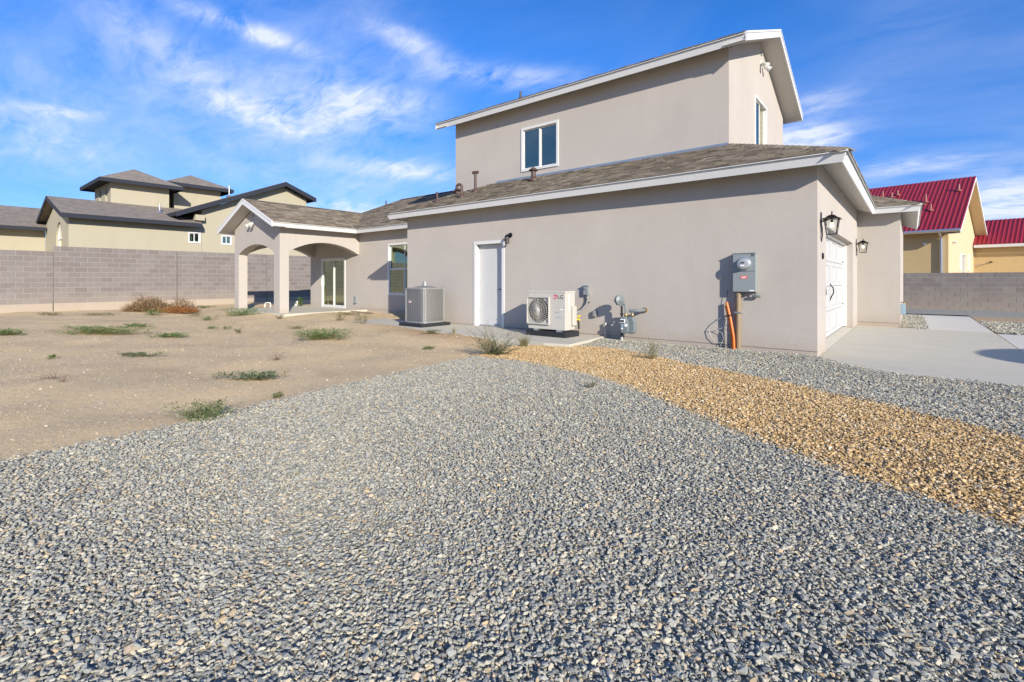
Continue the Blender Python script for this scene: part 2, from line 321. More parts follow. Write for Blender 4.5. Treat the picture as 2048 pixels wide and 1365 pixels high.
def panel(mb, F, poly, holes, th):
    """a wall of thickness th behind frame F with rectangular openings (u0,u1,z0,z1)"""
    todo = [poly]
    for u0, u1, z0, z1 in holes:
        nxt = []
        for p in todo:
            a = clip(p, 1, 0, u0); b_ = clip(p, -1, 0, -u1); mdl = clip(clip(p, -1, 0, -u0), 1, 0, u1)
            lo = clip(mdl, 0, 1, z0) if len(mdl) > 2 else []; hi = clip(mdl, 0, -1, -z1) if len(mdl) > 2 else []
            nxt += [q for q in (a, b_, lo, hi) if len(q) > 2 and abs(area(q)) > 1e-5]
        todo = nxt
    for p in todo: mb.prism([F(u, z, 0) for u, z in p], F.n * -th)
    return mb
def sweep(path, prof, closed=False):
    """sweep profile (inset, z) along a level 2D path, mitred; inset is to the left of travel"""
    n = len(path); P = [Vector((p[0], p[1])) for p in path]; rings = []
    for i in range(n):
        d0 = (P[i] - P[i - 1]).normalized() if (i > 0 or closed) else None; d1 = (P[(i + 1) % n] - P[i]).normalized() if (i < n - 1 or closed) else None
        if d0 is None: d0 = d1
        if d1 is None: d1 = d0
        n0 = Vector((-d0.y, d0.x)); n1 = Vector((-d1.y, d1.x)); mm = (n0 + n1); mm = mm / mm.dot(n0) if mm.length > 1e-6 else n0
        rings.append([(P[i].x + mm.x * a, P[i].y + mm.y * a, z) for a, z in prof])
    m = len(prof); vs = [v for r in rings for v in r]
    fs = [(i * m + k, i * m + (k + 1) % m, ((i + 1) % n) * m + (k + 1) % m, ((i + 1) % n) * m + k) for i in range(n if closed else n - 1) for k in range(m)]
    if not closed: fs += [tuple(range(m)), tuple((n - 1) * m + k for k in range(m))[::-1]]
    return MB().add(vs, fs)
def arc(u0, u1, zs, zt, n=14):
    """points of a flat arch from (u0,zs) over zt to (u1,zs)"""
    w = (u1 - u0) / 2; h = zt - zs; r = (w * w + h * h) / (2 * h); c = zt - r; a = math.asin(w / r)
    return [((u0 + u1) / 2 + r * math.sin(-a + 2 * a * i / n), c + r * math.cos(-a + 2 * a * i / n)) for i in range(n + 1)]
def sstep(a, b_, x): t = np.clip((x - a) / (b_ - a), 0, 1); return t * t * (3 - 2 * t)

def letters(body, size):
    c = bpy.data.curves.new('lettering', 'FONT'); c.body = body; c.size = size; c.align_x = 'CENTER'; c.align_y = 'CENTER'; c.extrude = .0008; c.resolution_u = 4
    o = bpy.data.objects.new('lettering', c); COL.objects.link(o); me = bpy.data.meshes.new_from_object(o.evaluated_get(bpy.context.evaluated_depsgraph_get())); bpy.data.objects.remove(o); bpy.data.curves.remove(c); return me
LETTERS = {k: letters(*k) for k in (('LG', .112), ('Inverter', .032), ('20', .06), ('WARNING', .019))}

# ------------------------------------------------------------------ ground
_ph = rng.uniform(0, 6.28, (24,)); _k = rng.normal(0, 1, (24, 2)) * np.linspace(.5, 5, 24)[:, None]; _am = .012 / np.linspace(.7, 4, 24)
def gz(x, y):
    x = np.asarray(x, float); y = np.asarray(y, float)
    n = sum(_am[i] * np.sin(_k[i, 0] * x + _k[i, 1] * y + _ph[i]) for i in range(24))
    yard = sstep(-4.6, -5.6, x) * (1 - sstep(8.2, 8.9, y) * sstep(-13.2, -12.6, x))
    rise = .085 * sstep(-11.2, -13.5, x) * sstep(6.4, 9.6, y)                          # towards the back wing
    pile = .105 * sstep(-12.8, -11.6, x) * sstep(-6.0, -6.9, x) * np.exp(-((y - 7.15 - .18 * np.sin(x * 1.7)) / .75) ** 2)   # soil heaped on the pad's edge
    under = sstep(7.45, 7.9, y) * sstep(-12.4, -12.0, x) * sstep(-4.4, -4.9, x)
    return n * yard * (1 - .6 * under) + (rise + pile) * (1 - under) - .03 * under
def ground():
    def axis(a, b_, s): return list(np.arange(a, b_, s))
    xs = axis(-400, -40, 40) + axis(-40, -26.5, 1.5) + axis(-26.5, -4, .16) + axis(-4, 6, 1) + axis(6, 40, 4) + axis(40, 401, 40)
    ys = axis(-400, -40, 40) + axis(-40, -4, 3) + axis(-4, 14, .16) + axis(14, 40, 2) + axis(40, 401, 40)
    X, Y = np.meshgrid(xs, ys); Z = gz(X, Y); nx = len(xs)
    vs = np.stack([X, Y, Z], -1).reshape(-1, 3); fs = [(j * nx + i, j * nx + i + 1, (j + 1) * nx + i + 1, (j + 1) * nx + i) for j in range(len(ys) - 1) for i in range(nx - 1)]
    me = bpy.data.meshes.new('ground'); me.from_pydata(vs.tolist(), [], fs); me.materials.append(MATS['dirt']); me.shade_smooth()
    o = bpy.data.objects.new('ground', me); COL.objects.link(o); o['kind'] = 'structure'; o['label'] = 'bare tan dirt yard with scattered pebbles and weeds'
ground()
def slab(name, poly, z0, z1, mat, label):
    o = MB().prism([(x, y, z0) for x, y in poly], (0, 0, z1 - z0)).build(name, mat, None, False, .008); o['kind'] = 'structure'; o['label'] = label; return o
slab('concrete_pad', [(-12.25, 8.975), (-12.25, 7.75), (-9.5, 7.4), (-5.2, 7.3), (-4.72, 7.42), (-4.86, 8.975)], -.05, .075, 'concrete', 'concrete strip along the garage side wall under the air conditioners')
slab('porch_slab', [(-20.0, 7.6), (-15.75, 7.6), (-15.75, 10.76), (-20.0, 10.76)], -.05, .125, 'concrete', 'concrete patio floor under the arched porch')
DR = [(-1.14, 9.0), (-.72, 8.40), (-.2, 8.08), (.98, 7.92), (1.42, 7.90)]
slab('driveway', DR + [(1.485, 15.97), (.33, 15.99), (-1.14, 16.24)], -.05, .006, 'concrete', 'broad concrete driveway slab before the garage')
slab('driveway_apron', [(1.435, 7.90), (9, 7.4), (9, 15.3), (1.50, 15.55)], -.05, .006, 'concrete_pale', 'second concrete driveway slab beyond the joint')
slab('walkway', [(.33, 16.005), (1.49, 15.985), (1.50, 22.85), (.36, 22.9), (-3, 22.9), (-3, 21.65), (.31, 21.65)], -.05, .008, 'concrete_pale', 'pale concrete walk leading to the front of the house')
o = MB().prism([(-1.42, 9.96, -.05), (-1.142, 9.96, -.05), (-1.142, 9.96, .0075), (-1.42, 9.96, .055)], (0, 5.02, 0)).build('garage_sill', 'concrete'); o['kind'] = 'structure'; o['label'] = 'sloped concrete sill under the garage door'

# gravel: beds (sheets) and stones (instances of angular chips)
LOW = [(-5.36, 5.66), (-4.6, 5.78), (-3.93, 5.66), (-3.2, 5.46), (-2.53, 5.14), (-1.95, 4.8), (-1.46, 4.44), (-.67, 3.94), (-.14, 3.60), (.43, 3.42), (1.6, 3.1), (3.6, 2.8)]
UPP = [(-5.55, 6.6), (-5.62, 7.0), (-5.35, 7.28), (-4.9, 7.62), (-4.3, 7.86), (-3.81, 7.72), (-3.0, 7.32), (-2.27, 6.91), (-.98, 6.4), (-.08, 5.88), (.66, 5.29), (1.6, 4.75), (3.6, 4.2)]
EDGE = [(-4.35, -3.5), (-4.5, -1), (-4.68, .37), (-4.78, 1.46), (-5.0, 2.48), (-5.08, 3.39), (-5.22, 4.6), (-5.30, 5.3)]
P_GREY = EDGE + LOW + [(3.6, -3.5)]
P_TAN = LOW[:1] + UPP + LOW[:0:-1]
P_UP = UPP[3:] + [(3.6, 7.75), (1.42, 7.90)] + DR[::-1] + [(-1.2, 8.965), (-4.84, 8.965), (-4.74, 7.5)]
def inside(px, py, poly):
    r = np.zeros(len(px), bool); j = len(poly) - 1
    for i in range(len(poly)):
        xi, yi = poly[i]; xj, yj = poly[j]
        if yi != yj: r ^= ((yi > py) != (yj > py)) & (px < (xj - xi) * (py - yi) / (yj - yi) + xi)
        j = i
    return r
def hb(x, y): return .018 + .012 * np.sin(1.3 * x + .7 * y) * np.sin(.9 * y - .4 * x + 1) + .006 * np.sin(5.1 * x + 2) * np.sin(4.3 * y) + .03 * np.exp(-((np.asarray(y) - 8.7) / .3) ** 2) * (np.asarray(x) < -1.2)
def bedsheet(name, poly, mat, label, z=None):
    x0, x1 = min(p[0] for p in poly), max(p[0] for p in poly); y0, y1 = min(p[1] for p in poly), max(p[1] for p in poly)
    bm = bmesh.new(); f = bm.faces.new([bm.verts.new((x, y, 0)) for x, y in poly]); bmesh.ops.triangulate(bm, faces=[f])
    if z is None:
        for ax, a, b_ in ((0, x0, x1), (1, y0, y1)):
            for c in np.arange(a + .35, b_, .35):
                no = Vector((1, 0, 0)) if ax == 0 else Vector((0, 1, 0)); bmesh.ops.bisect_plane(bm, geom=bm.verts[:] + bm.edges[:] + bm.faces[:], plane_co=no * c, plane_no=no)
    for v in bm.verts: v.co.z = z if z is not None else float(max(hb(v.co.x, v.co.y), gz(v.co.x, v.co.y) + .008)) - .006
    bmesh.ops.recalc_face_normals(bm, faces=bm.faces)
    me = bpy.data.meshes.new(name); bm.to_mesh(me); bm.free(); me.materials.append(MATS[mat])
    o = bpy.data.objects.new(name, me); COL.objects.link(o); o['kind'] = 'structure'; o['label'] = label
bedsheet('gravel_bed', P_GREY, 'grey_bed', 'bed of grey gravel in the foreground side yard'); bedsheet('gravel_bed', P_TAN, 'tan_bed', 'bed of golden gravel sweeping towards the pad'); bedsheet('gravel_bed', P_UP, 'grey_bed', 'bed of grey gravel along the garage wall')
bedsheet('gravel_bed', [(1.52, 15.56), (9, 15.3), (9, 19.3), (1.52, 19.9)], 'grey_bed', 'grey gravel beyond the driveway slab', .012); bedsheet('gravel_bed', [(1.52, 19.9), (9, 19.3), (9, 23.0), (1.52, 22.3)], 'tan_bed', 'golden gravel strip beside the front walk', .012)
bedsheet('gravel_bed', [(-6, 22.92), (1.5, 22.87), (1.52, 22.3), (9, 23), (9, 27.55), (-6, 27.55)], 'grey_bed', 'grey gravel along the foot of the far block wall', .012); bedsheet('gravel_bed', [(-.215, 16.26), (-.215, 16.02), (.325, 16.0), (.305, 21.64), (-.215, 21.64)], 'grey_bed', 'small gravel bed between house front and walk', .012)

PEBS = {}
def chips(mat):
    if mat in PEBS: return PEBS[mat]
    c = bpy.data.collections.new('chips_' + mat)
    for i in range(9):
        bm = bmesh.new(); ax = (1.0, random.uniform(.6, .85), random.uniform(.28, .6))
        for _ in range(11):
            v = Vector((random.gauss(0, 1), random.gauss(0, 1), random.gauss(0, 1))).normalized() * random.uniform(.82, 1); bm.verts.new((v.x * ax[0] * .5, v.y * ax[1] * .5, v.z * ax[2] * .5))
        bmesh.ops.convex_hull(bm, input=bm.verts[:]); bmesh.ops.delete(bm, geom=[v for v in bm.verts if not v.link_faces], context='VERTS')
        me = bpy.data.meshes.new('chip'); bm.to_mesh(me); bm.free(); me.materials.append(MATS[mat]); c.objects.link(bpy.data.objects.new('chip', me))
    PEBS[mat] = c; return c
def scatter(name, pts, size, mat, label):
    me = bpy.data.meshes.new(name); n = len(pts); me.vertices.add(n); me.vertices.foreach_set('co', np.asarray(pts, np.float32).ravel())
    a = me.attributes.new('rot', 'FLOAT_VECTOR', 'POINT'); r = np.stack([rng.normal(0, .26, n), rng.normal(0, .26, n), rng.uniform(0, 6.283, n)], -1); a.data.foreach_set('vector', r.astype(np.float32).ravel())
    a = me.attributes.new('scl', 'FLOAT', 'POINT'); a.data.foreach_set('value', np.asarray(size, np.float32)); me.materials.append(MATS[mat])
    ng = bpy.data.node_groups.new(name, 'GeometryNodeTree'); ng.interface.new_socket('Geometry', in_out='INPUT', socket_type='NodeSocketGeometry'); ng.interface.new_socket('Geometry', in_out='OUTPUT', socket_type='NodeSocketGeometry')
    N, L = ng.nodes, ng.links; gi = N.new('NodeGroupInput'); go = N.new('NodeGroupOutput'); ip = N.new('GeometryNodeInstanceOnPoints'); ci = N.new('GeometryNodeCollectionInfo')
    ci.inputs['Collection'].default_value = chips(mat); ci.inputs['Separate Children'].default_value = True; ci.inputs['Reset Children'].default_value = True
    ra = N.new('GeometryNodeInputNamedAttribute'); ra.data_type = 'FLOAT_VECTOR'; ra.inputs[0].default_value = 'rot'; e2 = N.new('FunctionNodeEulerToRotation'); sa = N.new('GeometryNodeInputNamedAttribute'); sa.data_type = 'FLOAT'; sa.inputs[0].default_value = 'scl'
    L.new(gi.outputs[0], ip.inputs['Points']); L.new(ci.outputs[0], ip.inputs['Instance']); ip.inputs['Pick Instance'].default_value = True
    L.new(ra.outputs[0], e2.inputs[0]); L.new(e2.outputs[0], ip.inputs['Rotation']); L.new(sa.outputs[0], ip.inputs['Scale']); L.new(ip.outputs[0], go.inputs[0])
    o = bpy.data.objects.new(name, me); COL.objects.link(o); md = o.modifiers.new('scatter', 'NODES'); md.node_group = ng
    o['kind'] = 'stuff'; o['label'] = label; o['category'] = 'gravel'; return o
def grid_pts(poly, step, jitter=.5):
    x0, x1 = min(p[0] for p in poly), max(p[0] for p in poly); y0, y1 = min(p[1] for p in poly), max(p[1] for p in poly)
    X, Y = np.meshgrid(np.arange(x0, x1, step), np.arange(y0, y1, step)); x = (X + rng.uniform(-jitter, jitter, X.shape) * step).ravel(); y = (Y + rng.uniform(-jitter, jitter, Y.shape) * step).ravel(); return x, y
def gravel(name, poly, step, s0, mat, label, keep=None):
    x, y = grid_pts(poly, step, .75)
    k = inside(x + rng.normal(0, .05, len(x)), y + rng.normal(0, .05, len(x)), poly)
    if keep is not None: k &= keep(x, y)
    x, y = x[k], y[k]; s = s0 * np.clip(np.exp(rng.normal(0, .36, len(x))), .45, 2.3); z = np.maximum(hb(x, y), gz(x, y) + .008) + rng.uniform(-.008, .010, len(x))
    scatter(name, np.stack([x, y, z], -1), s, mat, label)
def view(x, y): f = -.632 * x + .775 * y; r = .775 * x + .632 * y; return (f > .4) & (np.abs(r) < 1.28 * f + .9)
gravel('grey_gravel', P_GREY, .0118, .0200, 'grey_stone', 'grey crushed gravel covering the foreground', view)
gravel('golden_gravel', P_TAN, .0142, .0232, 'tan_stone', 'golden crushed gravel band across the side yard', view)
gravel('grey_gravel', P_UP, .0170, .0255, 'grey_stone', 'grey crushed gravel below the garage wall', view)
aside = lambda x, y: ~view(x, y) & (np.hypot(x, y) < 6.5)
gravel('grey_gravel', P_GREY, .0195, .0270, 'grey_stone', 'grey crushed gravel to the sides of the foreground', aside)
gravel('golden_gravel', P_TAN, .0195, .0270, 'tan_stone', 'golden crushed gravel where the band runs out to the right', aside)
gravel('grey_gravel', P_UP, .0210, .0290, 'grey_stone', 'grey crushed gravel beside the driveway edge', aside)
gravel('walk_gravel', [(-.215, 16.02), (.325, 16.0), (.305, 21.64), (-.215, 21.64)], .035, .045, 'grey_stone', 'grey gravel between the front walk and the house')
gravel('walk_gravel', [(1.52, 15.56), (6, 15.4), (6, 19.5), (1.52, 19.9)], .05, .06, 'grey_stone', 'grey gravel past the far edge of the driveway', view)
def dirt_stones():
    n = 110000; d = rng.uniform(0, 1, n) ** .5 * 17 + 1.5; 
    ang = np.radians(180 - YAW) + rng.uniform(-.12, .85, n); x = d * np.cos(ang); y = d * np.sin(ang)
    k = ~inside(x, y, P_GREY) & ~inside(x, y, P_TAN) & (x < -4.6) & (x > -25.3) & ~((y > 7.2) & (x > -12.4)) & ~((y > 7.55) & (x < -15.7)) & (y < 10.6)
    x, y, d = x[k], y[k], d[k]; s = .0082 * np.exp(rng.normal(0, .55, len(x))); s = np.minimum(s, .055); scatter('pebbles', np.stack([x, y, gz(x, y) + s * .05], -1), s, 'dirt_stone', 'small loose pebbles strewn over the dirt')
dirt_stones()

# ------------------------------------------------------------------ the house
H = thing('house', 'two storey pinkish grey stucco house with brown shingle roofs and an arched porch', 'house', (-6, 10, 0))
S = 'stucco'
FA = Fr((0, 8.97, 0), (1, 0, 0), (0, -1, 0))           # garage side wall, u = world x
FG = Fr((-1.14, 0, 0), (0, 1, 0), (1, 0, 0))           # garage front, u = world y
FB = Fr((0, 16.25, 0), (1, 0, 0), (0, -1, 0)); FE = Fr((-.22, 0, 0), (0, 1, 0), (1, 0, 0))
FU = Fr((0, 10.78, 0), (1, 0, 0), (0, -1, 0)); FV = Fr((-2.95, 0, 0), (0, 1, 0), (1, 0, 0))
FW = Fr((0, 10.75, 0), (1, 0, 0), (0, -1, 0)); FP = Fr((0, 7.73, 0), (1, 0, 0), (0, -1, 0)); FS = Fr((-16.27, 0, 0), (0, 1, 0), (1, 0, 0)); FQ = Fr((-19.85, 0, 0), (0, 1, 0), (-1, 0, 0))
rect = lambda u0, u1, z0, z1: [(u0, z0), (u1, z0), (u1, z1), (u0, z1)]
def wall(F, poly, holes=(), th=.2, label=None, mat=S, name='wall', parent=None):
    o = panel(MB(), F, poly, holes, th).build(name, mat, parent or H)
    if label: o['label'] = label
    return o
ZW = 3.16
DOOR = (-8.52, -7.58, .075, 2.16)
wall(FA, rect(-11.18, -1.14, -.1, ZW), [DOOR], .2, 'long garage side wall')
wall(FG, rect(9.17, 16.25, -.1, ZW), [(9.94, 14.99, -.2, 2.15)], .22, 'garage front wall')
wall(Fr((-11.18, 0, 0), (0, 1, 0), (-1, 0, 0)), rect(9.17, 10.75, -.1, 3.14), (), .2)
wall(FB, rect(-1.36, -.22, -.1, ZW), (), .2, 'wall beyond the garage, facing the yard'); wall(FE, rect(16.45, 22, -.1, ZW), (), .2)
UW = (-8.44, -7.215, 4.25, 5.445); GW = (12.95, 14.17, 4.3, 5.73)
wall(FU, rect(-11.07, -2.95, 3.2, 6.13), [UW], .2, 'upper storey side wall'); wall(FV, [(10.98, 3.2), (16.33, 3.2), (16.33, 6.13), (13.55, 7.29), (10.98, 6.215)], [GW], .2, 'upper storey gable wall')
wall(Fr((-11.07, 0, 0), (0, 1, 0), (-1, 0, 0)), [(10.98, 3.0), (16.33, 3.0), (16.33, 6.13), (13.55, 7.29), (10.98, 6.215)], (), .2); wall(Fr((0, 16.33, 0), (1, 0, 0), (0, 1, 0)), rect(-10.87, -3.15, 3.0, 6.13), (), .2)
WW = (-14.47, -12.7, .71, 2.51); SLD = (-18.95, -17.2, .125, 2.10)
wall(FW, rect(-19.85, -11.18, -.1, 3.18), [WW, SLD], .2, 'back wing wall'); wall(Fr((-19.85, 0, 0), (0, 1, 0), (-1, 0, 0)), rect(10.95, 16.3, -.1, 3.18), (), .2); wall(Fr((0, 16.3, 0), (1, 0, 0), (0, 1, 0)), rect(-19.65, -11.18, -.1, 3.18), (), .2)
# porch: arched front, arched sides, ceiling
ar = arc(-19.5, -16.68, 2.17, 2.50)
MB().prism([FP(u, z) for u, z in [(-19.85, -.1), (-19.5, -.1)] + ar + [(-16.68, -.1), (-16.27, -.1), (-16.27, 3.12), (-18.06, 3.87), (-19.85, 3.12)]], (0, .31, 0)).build('porch_front', S, H)['label'] = 'porch gable front with one arch on two posts'
for F in (FS, FQ):
    MB().prism([F(u, z) for u, z in arc(8.042, 10.70, 2.2, 2.56) + [(10.748, 2.2), (10.748, 3.12), (8.042, 3.12)]], F.n * -.3).build('porch_side', S, H)
MB().box(-19.5, -16.62, 8.06, 10.74, 2.80, 2.84).build('porch_ceiling', S, H)
# weep screed lines at the foot of the walls
for F, a, b_, z in ((FA, -11.18, -8.56, .095), (FA, -7.54, -1.14, .095), (FB, -1.13, -.22, .095), (FW, -16.2, -11.2, .15)): MB().fbox(F, a, b_, z, z + .008, 0, .006).build('weep_screed', 'screed', H)

# ---- roofs
CAMP = Vector((0, 0, CAM_H))
class Plane:
    """a roof slope: eave line from a to b (2D), rising away from it; poly in plan"""
    def __init__(s, a, b_, ze, pitch, poly):
        s.a = Vector((*a, ze)); s.u = (Vector((*b_, ze)) - s.a).normalized(); inw = Vector((-s.u.y, s.u.x, 0)); s.s = (inw + Vector((0, 0, pitch))).normalized(); s.n = s.u.cross(s.s).normalized()
        s.k = math.sqrt(1 + pitch * pitch); s.ze = ze; s.pitch = pitch; s.inw = inw
        s.poly = [((Vector((x, y, ze)) - s.a).dot(s.u), (Vector((x, y, ze)) - s.a).dot(inw) * s.k) for x, y in poly]
        if area(s.poly) < 0: s.poly = s.poly[::-1]
    def at(s, u, v, h=0): return s.a + s.u * u + s.s * v + s.n * h
    def z(s, x, y): return s.ze + s.pitch * (Vector((x, y, s.ze)) - s.a).dot(s.inw)
pitch = .417; ZE = 3.12
PL = dict(
    garage=Plane((-11.6, 8.55), (-.72, 8.55), ZE, pitch, [(-11.6, 8.55), (-.72, 8.55), (-2.95, 10.78), (-9.37, 10.78)]),
    front=Plane((-.72, 8.55), (-.72, 15.83), ZE, pitch, [(-.72, 8.55), (-.72, 15.83), (-2.95, 18.06), (-2.95, 10.78)]),
    gleft=Plane((-11.6, 10.33), (-11.6, 8.55), ZE, pitch, [(-11.6, 10.33), (-11.6, 8.55), (-9.37, 10.78), (-11.08, 10.78)]),
    entry=Plane((-.72, 15.83), (.2, 15.83), ZE, pitch, [(-.72, 15.83), (.2, 15.83), (-2.6, 18.63), (-2.95, 18.63), (-2.95, 18.06)]),
    efront=Plane((.2, 15.83), (.2, 22), ZE, pitch, [(.2, 15.83), (.2, 22), (-2.6, 22), (-2.6, 18.63)]),
    wing=Plane((-20.27, 10.33), (-11.6, 10.33), ZE, .51, [(-20.27, 10.33), (-11.6, 10.33), (-11.08, 10.78), (-11.08, 13.49), (-17.11, 13.49)]),
    porch=Plane((-15.85, 7.31), (-15.85, 10.33), ZE, .42, [(-15.85, 7.31), (-15.85, 10.33), (-18.06, 12.15), (-18.06, 7.31)]),
    wleft=Plane((-20.27, 16.65), (-20.27, 10.33), ZE, .51, [(-20.27, 16.65), (-20.27, 10.33), (-17.11, 13.49)]),
    wback=Plane((-11.08, 16.65), (-20.27, 16.65), ZE, .51, [(-11.08, 16.65), (-20.27, 16.65), (-17.11, 13.49), (-11.08, 13.49)]),
    pleft=Plane((-20.27, 10.33), (-20.27, 7.31), ZE, .42, [(-20.27, 12.15), (-20.27, 7.31), (-18.06, 7.31), (-18.06, 12.15)]),
    upper=Plane((-11.52, 10.36), (-2.53, 10.36), 6.11, .405, [(-11.52, 10.36), (-2.53, 10.36), (-2.53, 13.55), (-11.52, 13.55)]),
    uback=Plane((-2.53, 16.74), (-11.52, 16.74), 6.11, .405, [(-2.53, 16.74), (-11.52, 16.74), (-11.52, 13.55), (-2.53, 13.55)]))
ROOFS = {}
for nm, planes, lab in (('garage', ['garage', 'front', 'gleft', 'entry', 'efront'], 'low hipped shingle roof over the garage'), ('wing', ['wing', 'wleft', 'wback'], 'hipped shingle roof of the back wing'), ('porch', ['porch', 'pleft'], 'gabled shingle roof of the porch'), ('upper', ['upper', 'uback'], 'shallow gable roof of the upper storey')):
    mb = MB()
    for p in planes: mb.prism([PL[p].at(u, v, 0) for u, v in PL[p].poly], PL[p].n * -.012)
    ROOFS[nm] = mb.build('roof', 'shingle', H); ROOFS[nm]['label'] = lab
# shingles: every tab clipped to its slope; the 300 that show largest are parts, the rest one mass
def proj_area(q):
    pr = []
    for p in q:
        d = Vector(p) - CAMP; f = -.632 * d.x + .775 * d.y
        if f < .5: return 0
        pr.append(((.775 * d.x + .632 * d.y) / f, d.z / f))
    return abs(area(pr)) if all(abs(a) < 1.05 for a, _ in pr) else 0
tabs = []
for key, rf, shown in (('garage', 'garage', 1), ('front', 'garage', 1), ('gleft', 'garage', 1), ('entry', 'garage', 1), ('wing', 'wing', 1), ('porch', 'porch', 1), ('upper', 'upper', 0)):
    P = PL[key]; e = .142; u0 = min(p[0] for p in P.poly); u1 = max(p[0] for p in P.poly); v1 = max(p[1] for p in P.poly); i = 0; v = -.025
    while v < v1:
        u = u0 - random.uniform(0, .3)
        while u < u1:
            w = random.choice((.14, .18, .22, .26, .32)); drop = random.choice((0, 0, .018, .03))
            q = clip_to([(u + .003, v - (drop if i else 0)), (u + w, v - (drop if i else 0)), (u + w, v + e), (u + .003, v + e)], [(a, b_ if b_ > 1e-4 else -.03) for a, b_ in P.poly])
            if len(q) >= 3 and abs(area(q)) > 1e-3:
                hb_ = .017 + (.006 if drop else 0) + random.uniform(0, .003); top = [P.at(a, b_, hb_ - (hb_ - .006) * max(0, min(1, (b_ - v) / e))) for a, b_ in q]
                tabs.append((proj_area(top) * shown, rf, q, top, P))
            u += w
        v += e; i += 1
tabs.sort(key=lambda t: -t[0]); mass = {}
for k, (sc_, rf, q, top, P) in enumerate(tabs):
    n = len(q); vs = top + [P.at(a, b_, .0015) for a, b_ in q]; fs = [tuple(range(n))] + [(j, n + j, n + (j + 1) % n, (j + 1) % n) for j in range(n)]
    if k < 300: MB().add(vs, fs).build('shingle', 'shingle', ROOFS[rf], fix=False)
    else: mass.setdefault(rf, MB()).add(vs, fs)
for rf, mb in mass.items():
    o = mb.build('shingle_field', 'shingle', ROOFS[rf], fix=False); o['kind'] = 'stuff'
def caps(rf, a, b_, wid=.15):
    """hip and ridge caps folded over a line from a (low) to b"""
    a, b_ = Vector(a), Vector(b_); d = (b_ - a); L_ = d.length; d.normalize(); side = d.cross(Vector((0, 0, 1))).normalized(); up = side.cross(d); mb = MB(); n = max(1, int(L_ / .145))
    for i in range(n):
        p = a + d * (i * L_ / n); q = a + d * ((i + 1.25) * L_ / n) if i < n - 1 else b_; h0, h1 = .034, .018; dr = .055
        mb.add([p + side * wid + up * (h0 - dr), p + up * h0, p - side * wid + up * (h0 - dr), q + side * wid + up * (h1 - dr), q + up * h1, q - side * wid + up * (h1 - dr), p + side * wid + up * (h0 - dr - .014), p + up * (h0 - .014), p - side * wid + up * (h0 - dr - .014)], [(0, 1, 4, 3), (1, 2, 5, 4), (0, 6, 7, 1), (1, 7, 8, 2)])
    o = mb.build('ridge_cap', 'shingle', ROOFS[rf], fix=False); o['kind'] = 'stuff'
zt = ZE + 2.23 * pitch; zr = ZE + 3.16 * .51; zp = ZE + 2.21 * .42; zu = 6.11 + 3.19 * .405
caps('garage', (-.72, 8.55, ZE), (-2.95, 10.78, zt)); caps('garage', (-11.6, 8.55, ZE), (-9.37, 10.78, zt)); caps('garage', (.2, 15.83, ZE), (-2.6, 18.63, ZE + 2.8 * pitch)); caps('wing', (-20.27, 10.33, ZE), (-17.11, 13.49, zr)); caps('wing', (-17.11, 13.49, zr), (-11.08, 13.49, zr)); caps('porch', (-18.06, 7.31, zp), (-18.06, 12.1, zp)); caps('upper', (-11.52, 13.55, zu), (-2.53, 13.55, zu))
# eaves: fascia board leaning with the rafters, drip edge above it, sloped soffit behind
def eave(rf, path, ze, pit, run=.42, end_soffit=True):
    sweep(path, [(0.012, ze - .028), (.034, ze - .028), (.085, ze - .158), (.058, ze - .166)]).build('fascia', 'trim_white', ROOFS[rf])
    sweep(path, [(-.012, ze + .004), (-.016, ze - .026), (-.004, ze - .030), (.03, ze - .004)]).build('drip_edge', 'trim_white', ROOFS[rf])
    sweep(path, [(.07, ze - .140), (run + .01, ze - .140 + pit * (run - .06)), (run + .01, ze - .125 + pit * (run - .06)), (.07, ze - .125)]).build('soffit', 'soffit', ROOFS[rf])
eave('garage', [(-11.6, 10.4), (-11.6, 8.55), (-.72, 8.55), (-.72, 15.83), (.2, 15.83), (.2, 22)], ZE, pitch)
eave('wing', [(-15.85, 7.31), (-15.85, 10.33), (-11.5, 10.33)], ZE, .45); eave('wing', [(-20.27, 16.6), (-20.27, 7.31)], ZE, .45); eave('upper', [(-11.52, 10.36), (-2.53, 10.36)], 6.11, .405); eave('upper', [(-2.53, 16.74), (-11.52, 16.74)], 6.11, .405)
def rake(rf, x, y, pts, axis, out, mat='trim_white', run=.42):
    """rake boards and soffit of a gable: pts along the slope (h, z); axis 'y' gable faces +x at x, axis 'x' faces -y at y"""
    for (h0, z0), (h1, z1) in zip(pts[:-1], pts[1:]):
        def P(h, z, d): return (x + out * d, h, z) if axis == 'y' else (h, y + out * d, z)
        f = MB(); f.prism([P(h0, z0 - .025, 0), P(h1, z1 - .025, 0), P(h1, z1 - .175, 0), P(h0, z0 - .175, 0)], (out * .03, 0, 0) if axis == 'y' else (0, out * .03, 0)); f.build('fascia', mat, ROOFS[rf] if isinstance(rf, str) else rf)
        g = MB(); g.prism([P(h0, z0 + .012, -.02), P(h1, z1 + .012, -.02), P(h1, z1 - .03, -.02), P(h0, z0 - .03, -.02)], (out * .065, 0, 0) if axis == 'y' else (0, out * .065, 0)); g.build('drip_edge', mat, ROOFS[rf] if isinstance(rf, str) else rf)
        if run:
            s_ = MB(); s_.prism([P(h0, z0 - .150, -.002), P(h1, z1 - .150, -.002), P(h1, z1 - .150, -run), P(h0, z0 - .150, -run)], (0, 0, .012)); s_.build('soffit', 'soffit', ROOFS[rf] if isinstance(rf, str) else rf)
